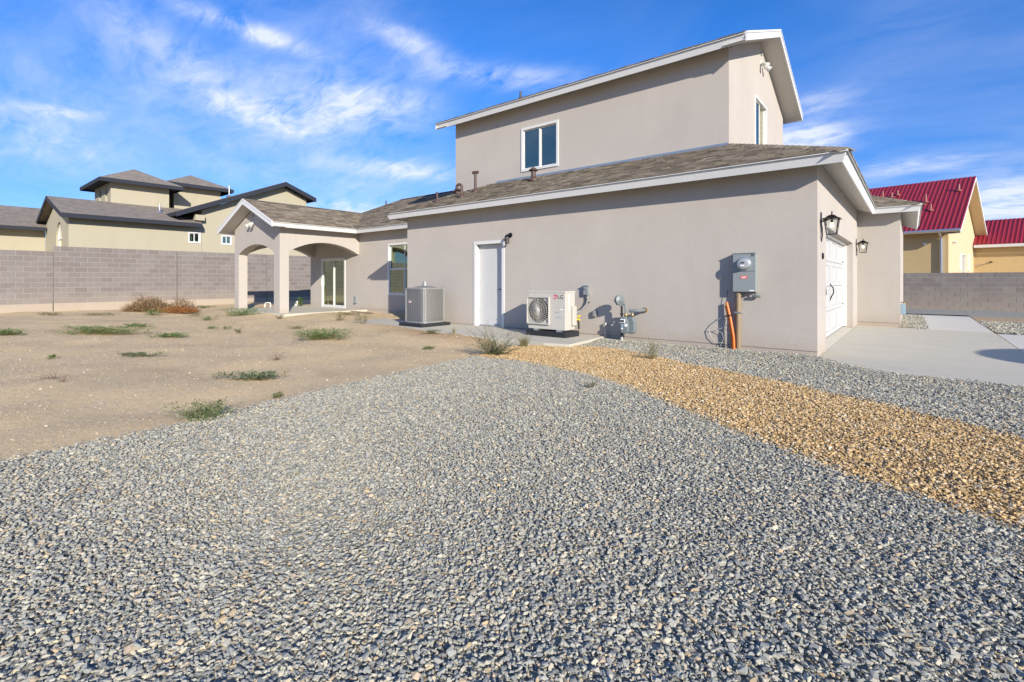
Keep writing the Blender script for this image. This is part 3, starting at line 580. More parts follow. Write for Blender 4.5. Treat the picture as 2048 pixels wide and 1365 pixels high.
rake('upper', -2.53, 0, [(10.37, 6.112), (13.55, zu), (16.73, 6.112)], 'y', 1); rake('upper', -11.52, 0, [(10.37, 6.112), (13.55, zu), (16.73, 6.112)], 'y', -1, run=.44); rake('porch', 0, 7.31, [(-20.26, ZE), (-18.06, zp), (-15.86, ZE)], 'x', -1)
fl = MB(); fl.fbox(FU, -9.36, -2.96, zt + .01, zt + .05, .002, .012); fl.prism([FU(-9.36, zt - .02, .012), FU(-2.96, zt - .02, .012), FU(-2.96, zt + .012, .012), FU(-9.36, zt + .012, .012)], (0, -.05, -.01)); fl.build('wall_flashing', 'flash_metal', ROOFS['garage'])
# brown vent pipes on the roofs
def boot(mb, P, x, y, r):
    z = P.z(x, y); mb.lathe((x, y, z - .02), (0, 0, 1), [(r * 2.6, .0), (r * 2.4, .05), (r * 1.3, .09), (r * 1.05, .13)], 12); return z
def vents():
    g = PL['garage']; w = PL['wing']
    def mk(rf, lab, f): mb = MB(); f(mb); o = mb.build('vent_pipe', 'brown_paint', ROOFS[rf], True); o['label'] = lab
    def cap(mb):
        x, y = -7.6, 10.2; z = boot(mb, g, x, y, .06); mb.tube([(x, y, z), (x, y, z + .26)], .062, 12); mb.lathe((x, y, z + .26), (0, 0, 1), [(.125, 0), (.125, .012), (.045, .075), (.02, .085)], 12)
    mk('garage', 'stout brown flue with conical cap', cap)
    def tee(mb):
        x, y = -9.33, 9.84; z = boot(mb, g, x, y, .042); mb.tube([(x, y, z), (x, y, z + .52)], .036, 10); mb.tube([(x - .085, y - .02, z + .54), (x + .085, y + .02, z + .54)], .042, 10)
    mk('garage', 'tall brown pipe with a tee top', tee)
    def crook(mb):
        x, y = -9.34, 9.32; z = boot(mb, g, x, y, .042); h = z + .28; mb.tube([(x, y, z), (x, y, h)] + [(x - .075 + .075 * math.cos(a), y - .02 * (1 - math.cos(a)), h + .075 * math.sin(a)) for a in np.linspace(.3, math.pi, 8)] + [(x - .15, y - .04, h - .04)], .038, 10)
    mk('garage', 'brown gooseneck vent', crook)
    def hood(mb):
        x, y = -10.15, 9.94; z = PL['gleft'].z(x, y); mb.tube([(x, y, z), (x, y, z + .06)], .06, 10); mb.add([(x - .12, y - .09, z + .03), (x + .12, y - .09, z + .08), (x + .12, y + .09, z + .08), (x - .12, y + .09, z + .03), (x - .04, y - .05, z + .13), (x + .05, y - .05, z + .15), (x + .05, y + .05, z + .15), (x - .04, y + .05, z + .13)], [(0, 1, 5, 4), (1, 2, 6, 5), (2, 3, 7, 6), (3, 0, 4, 7), (4, 5, 6, 7), (3, 2, 1, 0)])
    mk('garage', 'low brown roof hood', hood)
    def thin(x, y, h, r, P):
        def f(mb): z = boot(mb, P, x, y, r); mb.tube([(x, y, z), (x, y, z + h)], r, 10)
        return f
    mk('garage', 'short brown pipe near the garage eave', thin(-10.09, 9.12, .29, .03, g)); mk('wing', 'thin brown pipe on the far hip', thin(-17.28, 12.73, .26, .028, w)); mk('upper', 'brown pipe on the upper roof', thin(-8.58, 10.9, .24, .03, PL['upper']))
    mk('wing', 'double pipe beyond the porch ridge', lambda mb: [mb.tube([(-21.95 + d, 15.2, 3.4), (-21.95 + d, 15.2, 4.62)], .035, 8) for d in (0, .2)] and mb.box(-22.0, -21.7, 15.16, 15.24, 4.6, 4.64))
vents()

# ---- windows and doors of the house
def window(F, o, parent, lights, rail=None, fw=.05, proud=.022, slide=0, room=None, pane='window_glass'):
    u0, u1, z0, z1 = o; root = MB(); d0, d1 = -.10, proud
    root.fbox(F, u0 - .012, u0 + fw, z0 - .012, z1 + .012, d0, d1).fbox(F, u1 - fw, u1 + .012, z0 - .012, z1 + .012, d0, d1).fbox(F, u0 + fw, u1 - fw, z1 - fw, z1 + .012, d0, d1).fbox(F, u0 + fw, u1 - fw, z0 - .012, z0 + fw, d0, d1 + .006)
    w = root.build('window', 'frame_white', parent, False, .003)
    us = [u0 + fw + (u1 - u0 - 2 * fw) * k for k in lights]; zs = [z0 + fw] + ([rail] if rail else []) + [z1 - fw]
    for i in range(len(us) - 1):
        for j in range(len(zs) - 1):
            a, b_, c, d = us[i], us[i + 1], zs[j], zs[j + 1]; dd = -.075 + (.03 if (i + j) % 2 == slide else 0); t = .030; s_ = MB(); s_.fbox(F, a, a + t, c, d, dd, dd + .028).fbox(F, b_ - t, b_, c, d, dd, dd + .028).fbox(F, a + t, b_ - t, c, c + t, dd, dd + .028).fbox(F, a + t, b_ - t, d - t, d, dd, dd + .028); s_.build('sash', 'frame_white', w)
            MB().fbox(F, a + t, b_ - t, c + t, d - t, dd + .010, dd + .016).build('pane', pane, w)
    if room:
        dep, sd, zb, zt_ = room; r_ = MB(); a, b_ = u0 - sd, u1 + sd; q = [F(a, zb, -.21), F(b_, zb, -.21), F(b_, zt_, -.21), F(a, zt_, -.21), F(a, zb, -dep), F(b_, zb, -dep), F(b_, zt_, -dep), F(a, zt_, -dep)]
        r_.add(q, [(4, 5, 6, 7), (0, 4, 7, 3), (1, 2, 6, 5), (0, 1, 5, 4), (3, 7, 6, 2)]); r_.build('room', 'interior', parent, fix=False)
    return w
window(FU, UW, H, (0, .5, 1), None, .055, room=(3, .8, 3.9, 5.95))['label'] = 'sliding window in the upper side wall'; window(FV, GW, H, (0, .5, 1), None, .05, room=(2.4, .4, 3.9, 5.95))['label'] = 'window in the upper gable'
window(FW, WW, H, (0, .5, 1), 1.62, .05, room=(3.4, .5, .2, 2.75), pane='patio_glass')['label'] = 'tall window beside the air conditioner'; w = window(FW, SLD, H, (0, .5, 1), None, .07, room=(3.6, .6, .15, 2.75), pane='patio_glass'); w['label'] = 'sliding glass patio door under the porch'
MB().fbox(FW, -18.93, -18.90, 1.0, 1.25, .022, .05).build('handle', 'frame_white', w)
for u0, u1, z1, d in ((-18.2, -17.2, 1.02, -1.8), (-19.2, -18.4, 1.2, -2.3), (-14.3, -13.6, 1.0, -1.5)): MB().fbox(FW, u0, u1, .16, z1, d - .6, d).build('cabinet', 'cabinet', H, False, .01)
# side door, recessed in a white casing
u0, u1, z0, z1 = DOOR
d = MB(); d.fbox(FA, u0 - .035, u0 + .045, z0, z1 + .03, -.16, .018).fbox(FA, u1 - .045, u1 + .035, z0, z1 + .03, -.16, .018).fbox(FA, u0 + .045, u1 - .045, z1 - .045, z1 + .03, -.16, .018); dr = d.build('door_frame', 'frame_white', H, False, .003)
dl = MB().fbox(FA, u0 + .05, u1 - .05, z0 + .03, z1 - .05, -.165, -.125).build('door', 'door_white', H, False, .003); dl['label'] = 'flush white side door'
h_ = MB(); h_.lathe(FA(u1 - .13, 1.0, -.125), FA.n, [(.03, 0), (.03, .012), (.012, .016), (.012, .05)], 12); h_.tube([FA(u1 - .13, 1.0, -.08), FA(u1 - .23, 1.0, -.078)], .010, 8); h_.build('handle', 'black_metal', dl, True); MB().fbox(FA, u0 + .05, u1 - .05, z0, z0 + .028, -.17, -.06).build('threshold', 'galv', dr)
for z in (.4, 1.1, 1.9): MB().fbox(FA, u0 + .052, u0 + .062, z, z + .1, -.124, -.112).build('hinge', 'galv', dl)
# garage door: four sections of grooved boards
GD = Fr((-1.36, 0, 0), (0, 1, 0), (1, 0, 0)); gd = MB().fbox(GD, 9.96, 14.98, .05, 2.14, -.05, -.004).build('garage_door', 'door_white', H); gd['label'] = 'white garage door of grooved carriage panels'
MB().fbox(FG, 9.942, 14.988, .0, .06, -.222, -.21).build('door_seal', 'rubber_dark', gd)
for k in range(4):
    za, zb = .06 + k * .52, .06 + k * .52 + .512
    for j in range(4):
        ua = 9.99 + j * 1.245; ub = ua + 1.225; s_ = MB(); s_.fbox(GD, ua, ua + .13, za, zb, 0, .022).fbox(GD, ub - .13, ub, za, zb, 0, .022).fbox(GD, ua + .13, ub - .13, za, za + .09, 0, .022).fbox(GD, ua + .13, ub - .13, zb - .09, zb, 0, .022)
        for i in range(6): s_.fbox(GD, ua + .135 + i * .161, ua + .135 + i * .161 + .150, za + .092, zb - .092, -.002, .010)
        s_.build('door_panel', 'door_white', gd, False, .003)
for y_ in (11.15, 12.35):
    MB().tube([GD(y_, 1.16, .022), GD(y_, 1.12, .03), GD(y_ + .02, 1.06, .075), GD(y_ + .02, .96, .085), GD(y_, .86, .04), GD(y_, .78, .022)], [.006, .012, .011, .011, .012, .005], 8).build('handle', 'black_metal', gd, True)
for z in (.62, 1.66): MB().fbox(GD, 14.72, 14.95, z, z + .03, .022, .030).build('strap_hinge', 'black_metal', gd)
m = MB(); m.fbox(FG, 9.93, 9.95, .06, 2.15, -.215, -.13).fbox(FG, 14.94, 14.995, .06, 2.15, -.215, -.13).fbox(FG, 9.95, 14.94, 2.11, 2.16, -.215, -.13); m.build('door_stop', 'pvc_white', gd)
# wall vent cover on the wing
o = MB().fbox(FW, -16.53, -16.38, .38, .62, 0, .06).fbox(FW, -16.51, -16.40, .35, .40, .01, .09).build('dryer_vent', 'grey_enamel', H, False, .01); o['label'] = 'small vent cover low on the wing wall'

# ------------------------------------------------------------------ block walls
def block_wall(name, label, F, u0, u1, courses, top, plinth=.0, off=0):
    """F.n faces the yard; one object for each block"""
    o = F((u0 + u1) / 2, 0, 0); t = thing(name, label, 'block wall', tuple(o), 'grey block garden walls'); L_, hgt, j = .4064, .2032, .015
    z0 = top - courses * hgt
    c = MB(); c.fbox(F, u0 + .004, u1 - .004, -.3, top - .008, -.150, -.006); c.build('mortar', 'mortar', t)
    if plinth: MB().fbox(F, u0 + .002, u1 - .002, -.3, z0 - .004, -.20, .035).build('footing', 'footing', t, False, .01)
    cache = {}; base = Matrix((F.u, F.n, Vector((0, 0, 1)))).transposed().to_4x4()
    for r in range(courses):
        u = u0 - (L_ / 2 if (r + off) % 2 else 0)
        while u < u1 - .02:
            a, b_ = max(u, u0), min(u + L_, u1); w = b_ - a
            if w > .05:
                key = round(w, 3)
                if key not in cache: cache[key] = MB().box(-w / 2 + j / 2, w / 2 - j / 2, -.152, 0, j / 2, hgt - j / 2).mesh('block', 'block')
                ob = bpy.data.objects.new('block', cache[key]); COL.objects.link(ob); attach(ob, t); M = base.copy(); M.translation = F((a + b_) / 2, z0 + r * hgt, random.uniform(-.0015, .0015)); ob.matrix_basis = M
            u += L_
    return t
g = G('footing').set(Roughness=.95); g.col(g.mix(g.noise(3, 5, .6, 0, g.pos()), (.34, .275, .20), (.40, .34, .27))); g.bump(g.noise(30, 4, .6, 0, g.pos()), .4, .02)
CW = Fr((-25.9, 0, 0), (0, 1, 0), (1, 0, 0))
block_wall('block_wall', 'grey block wall section at the far left, one course lower than the rest', CW, -.6, 3.47, 10, 2.35, 1); block_wall('block_wall', 'grey block wall section behind the brush pile, between two upright joints', CW, 3.49, 7.63, 11, 2.56, 1, 1)
block_wall('block_wall', 'grey block wall section seen left of and through the porch posts', CW, 7.65, 11.63, 11, 2.56, 1); block_wall('block_wall', 'grey block wall section behind the patio, farthest along the left boundary', CW, 11.65, 15.7, 11, 2.56, 1, 1)
RW = Fr((0, 27.6, 0), (1, 0, 0), (0, -1, 0)); block_wall('block_wall', 'low grey block wall before the red roofed house', RW, -4.1, 7.3, 8, 1.545, 0)

# ------------------------------------------------------------------ equipment along the garage wall
def condenser():
    cx, cy, hw, z0, z1 = -9.62, 8.28, .37, .165, 1.02
    t = thing('air_conditioner', 'square grey louvred air conditioner condenser on a black pad beside the tall window', 'air conditioner', (cx, cy, .075))
    p = MB().box(cx - .42, cx + .46, cy - .50, cy + .46, .065, .150).build('pad', 'black_pad', t, False, .012)
    def ring(r, hw_, z, n=5): return [(cx + sx * (hw_ - r) + r * math.cos(a), cy + sy * (hw_ - r) + r * math.sin(a), z) for sx, sy, a0 in ((1, 1, 0), (-1, 1, 90), (-1, -1, 180), (1, -1, 270)) for a in np.radians(np.linspace(a0, a0 + 90, n))]
    def loop(mb, zs, inset=0):
        rs = [ring(.11 - min(inset, .05), hw - inset, z) for z in zs]; n = len(rs[0]); return mb.add([v for r in rs for v in r], [(i * n + k, i * n + (k + 1) % n, (i + 1) * n + (k + 1) % n, (i + 1) * n + k) for i in range(len(rs) - 1) for k in range(n)])
    loop(MB(), [z0, z1], .014).build('coil', 'galv_fin', t, True)
    b = MB(); loop(b, [z0 - .01, z0 + .035]); n = 20; b.add(ring(.11, hw, z0 - .01), [tuple(range(n))]); b.build('base_pan', 'grey_case', t, True)
    b = MB(); loop(b, [z1 - .03, z1 + .012]); b.add(ring(.11, hw, z1 + .012), [tuple(range(20))]); b.build('top_cover', 'grey_case', t, True)
    g = MB()                                                           # wire guard: upright and level bars round the coil
    pts = []
    rg = ring(.11, hw - .004, 0, 7)
    for k in range(len(rg)):
        a, b_ = Vector(rg[k]), Vector(rg[(k + 1) % len(rg)]); m = max(1, int((b_ - a).length / .075)); pts += [a + (b_ - a) * (i / m) for i in range(m)]
    for q in pts: g.tube([(q.x, q.y, z0 + .03), (q.x, q.y, z1 - .02)], .0018, 4, False)
    for z in np.arange(z0 + .07, z1 - .03, .062): g.tube([(q.x, q.y, z) for q in pts + pts[:1]], .0018, 4, False)
    g.build('wire_guard', 'grey_case', t)
    for sx, sy in ((1, -1), (1, 1), (-1, -1), (-1, 1)): MB().tube([(cx + sx * (hw - .035), cy + sy * (hw - .035), z0), (cx + sx * (hw - .035), cy + sy * (hw - .035), z1)], .022, 8).build('corner_post', 'grey_case', t, True)
    f = MB()
    for r in np.arange(.06, .31, .05): f.tube([(cx + r * math.cos(a), cy + r * math.sin(a), z1 + .012 + .055 * (1 - (r / .32) ** 2)) for a in np.linspace(0, 2 * math.pi, 25)], .004, 4, False)
    for a in np.linspace(0, math.pi, 5)[:-1]: f.tube([(cx + r * math.cos(a), cy + r * math.sin(a), z1 + .012 + .055 * (1 - (abs(r) / .32) ** 2)) for r in np.linspace(-.31, .31, 9)], .005, 4, False)
    f.build('fan_guard', 'grey_case', t); MB().lathe((cx, cy, z1 + .06), (0, 0, 1), [(.07, 0), (.07, .05), (.055, .07), (.055, .11)], 14).build('fan_motor', 'grey_case', t, True)
    Fb = Fr((0, cy - hw, 0), (1, 0, 0), (0, -1, 0)); bd = MB().fbox(Fb, cx - .19, cx - .10, .66, .71, .002, .008).build('badge', 'label_white', t); MB().fbox(Fb, cx - .18, cx - .11, .675, .703, .009, .011).build('badge_print', 'logo_red', bd)
plain('grey_case', (.27, .275, .265), .45, .3, .05)
g = G('galv_fin').set(Roughness=.4, Metallic=.75); g.col(g.mix(g.noise(3, 3, .6, 0, None, (1, 1, .2)), (.23, .225, .21), (.38, .37, .345))); w = g.N.new('ShaderNodeTexWave'); w.bands_direction = 'Z'; w.inputs['Scale'].default_value = 40; g.L.new(g.co(), w.inputs['Vector']); g.bump(w.outputs['Fac'], .5, .004)
condenser()

def heat_pump():
    x0, x1, y0, y1, z0, z1 = -6.25, -5.32, 8.20, 8.56, .215, .995
    t = thing('heat_pump', 'beige ductless heat pump with fan grille and red logo on a black plinth', 'heat pump', (-5.8, 8.4, .075))
    MB().box(x0 - .03, x1 + .03, y0 - .04, y1 + .12, .068, .185).build('plinth', 'black_pad', t, False, .01)
    MB().box(x0, x1, y0, y1, z0, z1).build('cabinet', 'beige_enamel', t, False, .012)
    MB().box(x0 - .006, x1 + .006, y0 - .006, y1 + .004, z1 - .03, z1 + .008).build('lid', 'beige_enamel', t, False, .008)
    for x in (x0 + .16, x1 - .2):
        MB().box(x, x + .11, y0 - .025, y1 + .03, .185, z0 + .004).build('foot', 'galv', t)
    F = Fr((0, y0, 0), (1, 0, 0), (0, -1, 0)); cx, cz, r = x0 + .275, .60, .27
    MB().lathe(F(cx, cz, .003), F.n, [(r * .94, 0), (r * .94, .002)], 40).build('fan_opening', 'dark_void', t)
    bl = MB()
    for k in range(3):
        for j in range(5):
            a0 = k * 2.094 + j * .26; a1 = a0 + .26; bl.add([F(cx + .05 * math.cos(a0), cz + .05 * math.sin(a0), .006 + j * .0012), F(cx + .23 * math.cos(a0 - .2), cz + .23 * math.sin(a0 - .2), .006 + j * .0012), F(cx + .23 * math.cos(a1 - .2), cz + .23 * math.sin(a1 - .2), .0072 + j * .0012), F(cx + .05 * math.cos(a1), cz + .05 * math.sin(a1), .0072 + j * .0012)], [(0, 1, 2, 3)])
    bl.build('fan_blade', 'rubber_dark', t)
    q = MB(); hw_ = .285
    for a, b_, c, d in ((-hw_, hw_, hw_ - .022, hw_), (-hw_, hw_, -hw_, -hw_ + .022), (-hw_, -hw_ + .022, -hw_ + .022, hw_ - .022), (hw_ - .022, hw_, -hw_ + .022, hw_ - .022)): q.fbox(F, cx + a, cx + b_, cz + c, cz + d, .002, .045)
    gr = q.build('grille', 'beige_enamel', t, False, .006)
    sp = MB()
    for k in range(36):
        a = 2 * math.pi * k / 36; e = min(hw_ / max(abs(math.cos(a + .25)), 1e-3), hw_ / max(abs(math.sin(a + .25)), 1e-3)) - .012
        sp.tube([F(cx + .045 * math.cos(a), cz + .045 * math.sin(a), .046), F(cx + .16 * math.cos(a + .16), cz + .16 * math.sin(a + .16), .047), F(cx + e * math.cos(a + .25), cz + e * math.sin(a + .25), .038)], .0032, 4, False)
    for rr in (.11, .17, .23): sp.tube([F(cx + rr * math.cos(a), cz + rr * math.sin(a), .042) for a in np.linspace(0, 6.2832, 37)], .002, 4, False)
    sp.build('spokes', 'beige_enamel', gr); MB().lathe(F(cx, cz, .036), F.n, [(.056, 0), (.056, .014), (.048, .02)], 24).build('hub', 'beige_enamel', gr, True)
    MB().fbox(F, x0 + .60, x0 + .604, z0 + .02, z1 - .05, .0, .002).build('seam', 'cable_grey', t); MB().fbox(F, x0 + .605, x1 - .02, .66, .664, 0, .002).build('seam', 'cable_grey', t)
    lg = MB().lathe(F(x0 + .685, .885, .001), F.n, [(.050, 0), (.050, .003)], 32).build('logo', 'logo_red', t); lg['label'] = 'round red face logo'
    f = MB(); f.tube([F(x0 + .685 + .036 * math.cos(a), .885 + .036 * math.sin(a), .0045) for a in np.linspace(R(95), R(360), 22)] + [F(x0 + .692, .885, .0045)], .003, 4); f.fbox(F, x0 + .680, x0 + .686, .868, .905, .003, .0055).fbox(F, x0 + .686, x0 + .700, .868, .873, .003, .0055).lathe(F(x0 + .665, .897, .003), F.n, [(.006, 0), (.006, .003)], 10); f.build('logo_mark', 'label_white', lg)
    text('lettering', 'LG', F, x0 + .815, .882, .003, .112, 'ink', t); text('lettering', 'Inverter', F, x0 + .74, .575, .003, .032, 'cable_grey', t); MB().fbox(F, x0 + .70, x0 + .83, .468, .486, 0, .002).build('sticker', 'label_blue', t)
    MB().fbox(F, x0 + .80, x0 + .875, .628, .648, 0, .003).build('sticker', 'label_white', t)
    E = Fr((x1, 0, 0), (0, 1, 0), (1, 0, 0)); MB().fbox(E, y0 + .12, y0 + .15, .60, .93, .001, .003).build('rating_plate', 'label_white', t)
    bc = MB(); [bc.fbox(E, y0 + .123, y0 + .147, z, z + random.choice((.005, .009)), .003, .0036) for z in np.arange(.61, .74, .016)]; bc.build('barcode', 'ink', t)
    MB().fbox(E, y0 + .205, y1 - .015, .30, .70, .001, .055).build('valve_cover', 'beige_enamel', t, False, .012)
    v = MB(); v.tube([(x1 + .03, y1 + .01, .42), (x1 + .10, y1 + .03, .42)], .022, 10); v.tube([(x1 + .05, y1 + .02, .48), (x1 + .10, y1 + .05, .50)], .018, 10); v.build('valve', 'yellow_plastic', t, True)
    MB().tube([(x1 + .04, y1 + .03, .44), (x1 + .05, y1 + .06, .34), (x1 + .03, y1 + .1, .22)], .018, 8).build('line_set', 'rubber_dark', t, True)
heat_pump()

def disconnect():
    t = thing('disconnect_box', 'small grey electrical disconnect box with a flexible conduit above the heat pump', 'electrical box', (-5.26, 8.97, .9))
    MB().fbox(FA, -5.325, -5.205, .915, 1.11, .001, .085).build('box', 'grey_enamel', t, False, .006); MB().fbox(FA, -5.335, -5.195, 1.095, 1.118, .001, .100).build('hood', 'grey_enamel', t, False, .004); MB().fbox(FA, -5.30, -5.235, 1.02, 1.06, .085, .097).build('pull_handle', 'grey_case', t)
    MB().tube([FA(-5.24, .92, .05), FA(-5.235, .82, .05), FA(-5.26, .72, .06), FA(-5.34, .60, .12), FA(-5.44, .53, .20), FA(-5.50, .50, .28)], .019, 10).build('conduit', 'grey_case', t, True); MB().fbox(FA, -5.262, -5.19, .755, .775, .001, .02).build('clamp', 'galv', t)
disconnect()
t = thing('outlet_cover', 'little grey weatherproof outlet cover low on the wall beside the gas meter', 'outlet', (-5.07, 8.97, .5)); MB().fbox(FA, -5.12, -5.03, .46, .595, .001, .07).build('cover', 'grey_case', t, False, .015); MB().fbox(FA, -5.105, -5.045, .47, .585, .07, .082).build('lid', 'grey_case', t, False, .006)
t = thing('pipe_stub', 'short upright grey pipe stub standing at the wall beside the gas meter', 'pipe', (-4.81, 8.9, 0)); MB().tube([(-4.81, 8.90, -.05), (-4.81, 8.90, .335)], .020, 10).build('pipe', 'cable_grey', t, True); MB().lathe((-4.81, 8.90, .335), (0, 0, 1), [(.024, 0), (.024, .02), (.018, .028)], 10).build('cap', 'cable_grey', t, True)

def gas_meter():
    t = thing('gas_meter', 'grey gas meter with round regulator and pipework rising from the gravel', 'gas meter', (-4.36, 8.72, 0)); y = 8.72
    MB().tube([(-4.36, y, -.05), (-4.36, y, .12)], .026, 12).build('riser_sleeve', 'cable_grey', t, True); MB().tube([(-4.36, y, .10), (-4.36, y, .74)], .021, 12).build('riser', 'pipe_black', t, True)
    v = MB(); v.lathe((-4.36, y, .40), (0, 0, 1), [(.036, 0), (.042, .02), (.042, .07), (.036, .09)], 12); v.box(-4.385, -4.335, y - .06, y - .02, .43, .46); v.lathe((-4.36, y, .55), (0, 0, 1), [(.034, 0), (.034, .03)], 8); v.build('shutoff_valve', 'pipe_black', t, True)
    MB().lathe((-4.37, y - .055, .835), (.93, -.36, .05), [(.02, -.06), (.095, -.05), (.105, -.02), (.108, 0), (.105, .014), (.085, .024), (.05, .034), (.03, .06)], 28).build('regulator', 'gas_grey', t, True)
    b = MB(); b.tube([(-4.40, y - .02, .84), (-4.43, y - .03, .82), (-4.44, y - .035, .74)], .026, 10); b.tube([(-4.37, y, .72), (-4.36, y, .80)], .032, 10); b.tube([(-4.44, y - .03, .83), (-4.50, y - .04, .82)], .020, 10); b.build('regulator_body', 'gas_grey', t, True)
    MB().tube([(-4.36, y, .72), (-4.33, y, .76), (-4.29, y, .745), (-4.275, y, .70), (-4.275, y, .56)], .021, 10).build('inlet_elbow', 'gas_grey', t, True); MB().lathe((-4.275, y, .525), (0, 0, 1), [(.030, 0), (.034, .01), (.034, .04), (.028, .05)], 10).build('union_nut', 'brass', t, True); MB().lathe((-4.14, y, .53), (0, 0, 1), [(.030, 0), (.034, .01), (.034, .04), (.028, .05)], 10).build('union_nut', 'brass', t, True)
    MB().tube([(-4.14, y, .56), (-4.14, y, .62)], .021, 10).build('outlet_pipe', 'gas_grey', t, True); MB().tube([(-4.20, y, .632), (-4.10, y, .636), (-4.02, y + .03, .642), (-3.99, y + .14, .645), (-3.99, 8.97, .645)], .032, 12).build('outlet_pipe', 'gas_grey', t, True); MB().lathe((-3.99, 8.94, .645), (0, 1, 0), [(.05, 0), (.05, .03)], 14).build('wall_flange', 'brass', t, True)
    body = MB(); prof = [(.0, .20), (.05, .195), (.11, .20), (.145, .23), (.15, .30), (.145, .42), (.125, .47), (.10, .52), (-.01, .52), (-.02, .47), (-.02, .25)]
    body.prism([(-4.33 + a * 1.0, y - .10, z) for a, z in prof], (0, .10, 0)); body.build('meter_case', 'gas_grey', t, False, .02); body = MB(); body.prism([(-4.205 + a * .95, y - .065, z) for a, z in prof], (0, .13, 0)); body.build('meter_case', 'gas_grey', t, False, .025)
    Fm = Fr((0, y - .10, 0), (1, 0, 0), (0, -1, 0)); MB().fbox(Fm, -4.335, -4.235, .405, .475, .001, .03).build('index_cover', 'label_white', t, False, .006); MB().fbox(Fm, -4.325, -4.245, .42, .46, .031, .033).build('index_window', 'ink', t)
    MB().fbox(Fm, -4.25, -4.195, .335, .39, .001, .004).build('tag', 'label_white', t); MB().fbox(Fm, -4.325, -4.28, .33, .385, .001, .004).build('tag', 'label_blue', t); MB().fbox(Fm, -4.32, -4.285, .28, .31, .001, .004).build('tag', 'label_white', t)
gas_meter()

def electric_meter():
    t = thing('electric_meter', 'tall grey electric meter cabinet with a glass dial and tan conduit on the garage wall', 'electric meter', (-2.17, 8.97, 0)); a, b_ = -2.355, -1.995; Dp = .14
    MB().fbox(FA, a, b_, 1.02, 1.675, .001, Dp - .012).build('cabinet', 'grey_enamel', t, False, .005); MB().fbox(FA, a + .002, b_ - .002, 1.028, 1.366, Dp - .014, Dp).build('door', 'grey_enamel', t, False, .004); MB().fbox(FA, a + .002, b_ - .002, 1.374, 1.668, Dp - .014, Dp - .002).build('door', 'grey_enamel', t, False, .004)
    MB().fbox(FA, a - .004, b_ + .004, 1.668, 1.684, .001, Dp + .008).build('rain_hood', 'grey_enamel', t, False, .003)
    mt = MB().lathe(FA(-2.175, 1.495, Dp - .004), FA.n, [(.108, 0), (.108, .025), (.100, .03)], 32).build('meter_ring', 'galv', t, True); MB().lathe(FA(-2.175, 1.495, Dp + .02), FA.n, [(.094, 0), (.092, .05), (.085, .068), (.07, .074)], 32).build('meter_glass', 'meter_face', mt, True)
    Fd = Fr(FA.n * (Dp + .0945) + Vector((0, 8.97, 0)), (1, 0, 0), (0, -1, 0)); MB().fbox(Fd, -2.205, -2.150, 1.500, 1.523, .0, .002).build('display', 'ink', mt); MB().fbox(Fd, -2.21, -2.145, 1.455, 1.478, .0, .0015).build('nameplate', 'label_white', mt)
    MB().fbox(FA, -2.215, -2.135, 1.382, 1.392, Dp, Dp + .012).build('hasp', 'galv', t); lb = MB().fbox(FA, -2.232, -2.125, 1.245, 1.300, Dp, Dp + .002).build('warning_label', 'red_label', t)
    MB().fbox(FA, -2.215, -2.145, 1.258, 1.272, Dp + .002, Dp + .0028).build('label_print', 'label_white', lb); text('lettering', 'WARNING', FA, -2.18, 1.286, Dp + .0028, .019, 'label_white', lb)
    text('lettering', '20', FA, -2.045, 1.637, Dp + .001, .06, 'ink', t); MB().fbox(FA, -2.09, -2.02, 1.04, 1.058, Dp, Dp + .0015).build('maker_plate', 'label_white', t)
    MB().tube([FA(-2.285, -.05, .06), FA(-2.285, 1.02, .06)], .043, 16).build('conduit', 'pvc_tan', t, True); MB().tube([FA(-2.285, .955, .06), FA(-2.285, 1.02, .06)], .048, 16).build('conduit_fitting', 'pvc_tan', t, True); MB().fbox(FA, -2.345, -2.225, .660, .685, .0, .108).build('strap', 'galv', t, False, .008)
    MB().tube([FA(-2.03, 1.02, .06), FA(-2.02, .985, .065), FA(-2.02, .97, .065)], .010, 8).build('antenna_lead', 'pipe_black', t, True); MB().lathe(FA(-2.07, .955, .065), FA.u, [(.02, 0), (.024, .01), (.024, .12), (.02, .13)], 12).build('antenna', 'gas_grey', t, True)
electric_meter()
t = thing('conduit_bundle', 'pair of orange cable ducts leaning beside the tan conduit with a cable sticking out', 'cable duct', (-2.35, 8.9, 0))
MB().tube([FA(-2.335, -.05, .13), FA(-2.345, .25, .125), FA(-2.40, .55, .10), FA(-2.455, .76, .07), FA(-2.475, .84, .06)], .024, 12).build('duct', 'orange_duct', t, True); MB().tube([FA(-2.37, -.05, .10), FA(-2.385, .25, .095), FA(-2.43, .52, .075), FA(-2.475, .70, .05), FA(-2.495, .78, .045)], .018, 12).build('duct', 'orange_duct', t, True)
MB().tube([FA(-2.48, .82, .06), FA(-2.478, .92, .05), FA(-2.46, 1.05, .04)], .005, 6).build('cable', 'pipe_black', t, True); MB().tube([FA(-2.41, .60, .11), FA(-2.418, .625, .105)], .028, 10).build('tape', 'pipe_black', t, True)
t = thing('cable_coil', 'loose loops of thin grey cable on the wall left of the orange ducts', 'cable', (-2.6, 8.9, 0))
MB().tube([FA(-2.48, .62, .03), FA(-2.60, .55, .03), FA(-2.72, .44, .04), FA(-2.775, .34, .05), FA(-2.74, .22, .05), FA(-2.64, .13, .05), FA(-2.52, .13, .05)], .006, 6).build('loop', 'cable_grey', t, True)
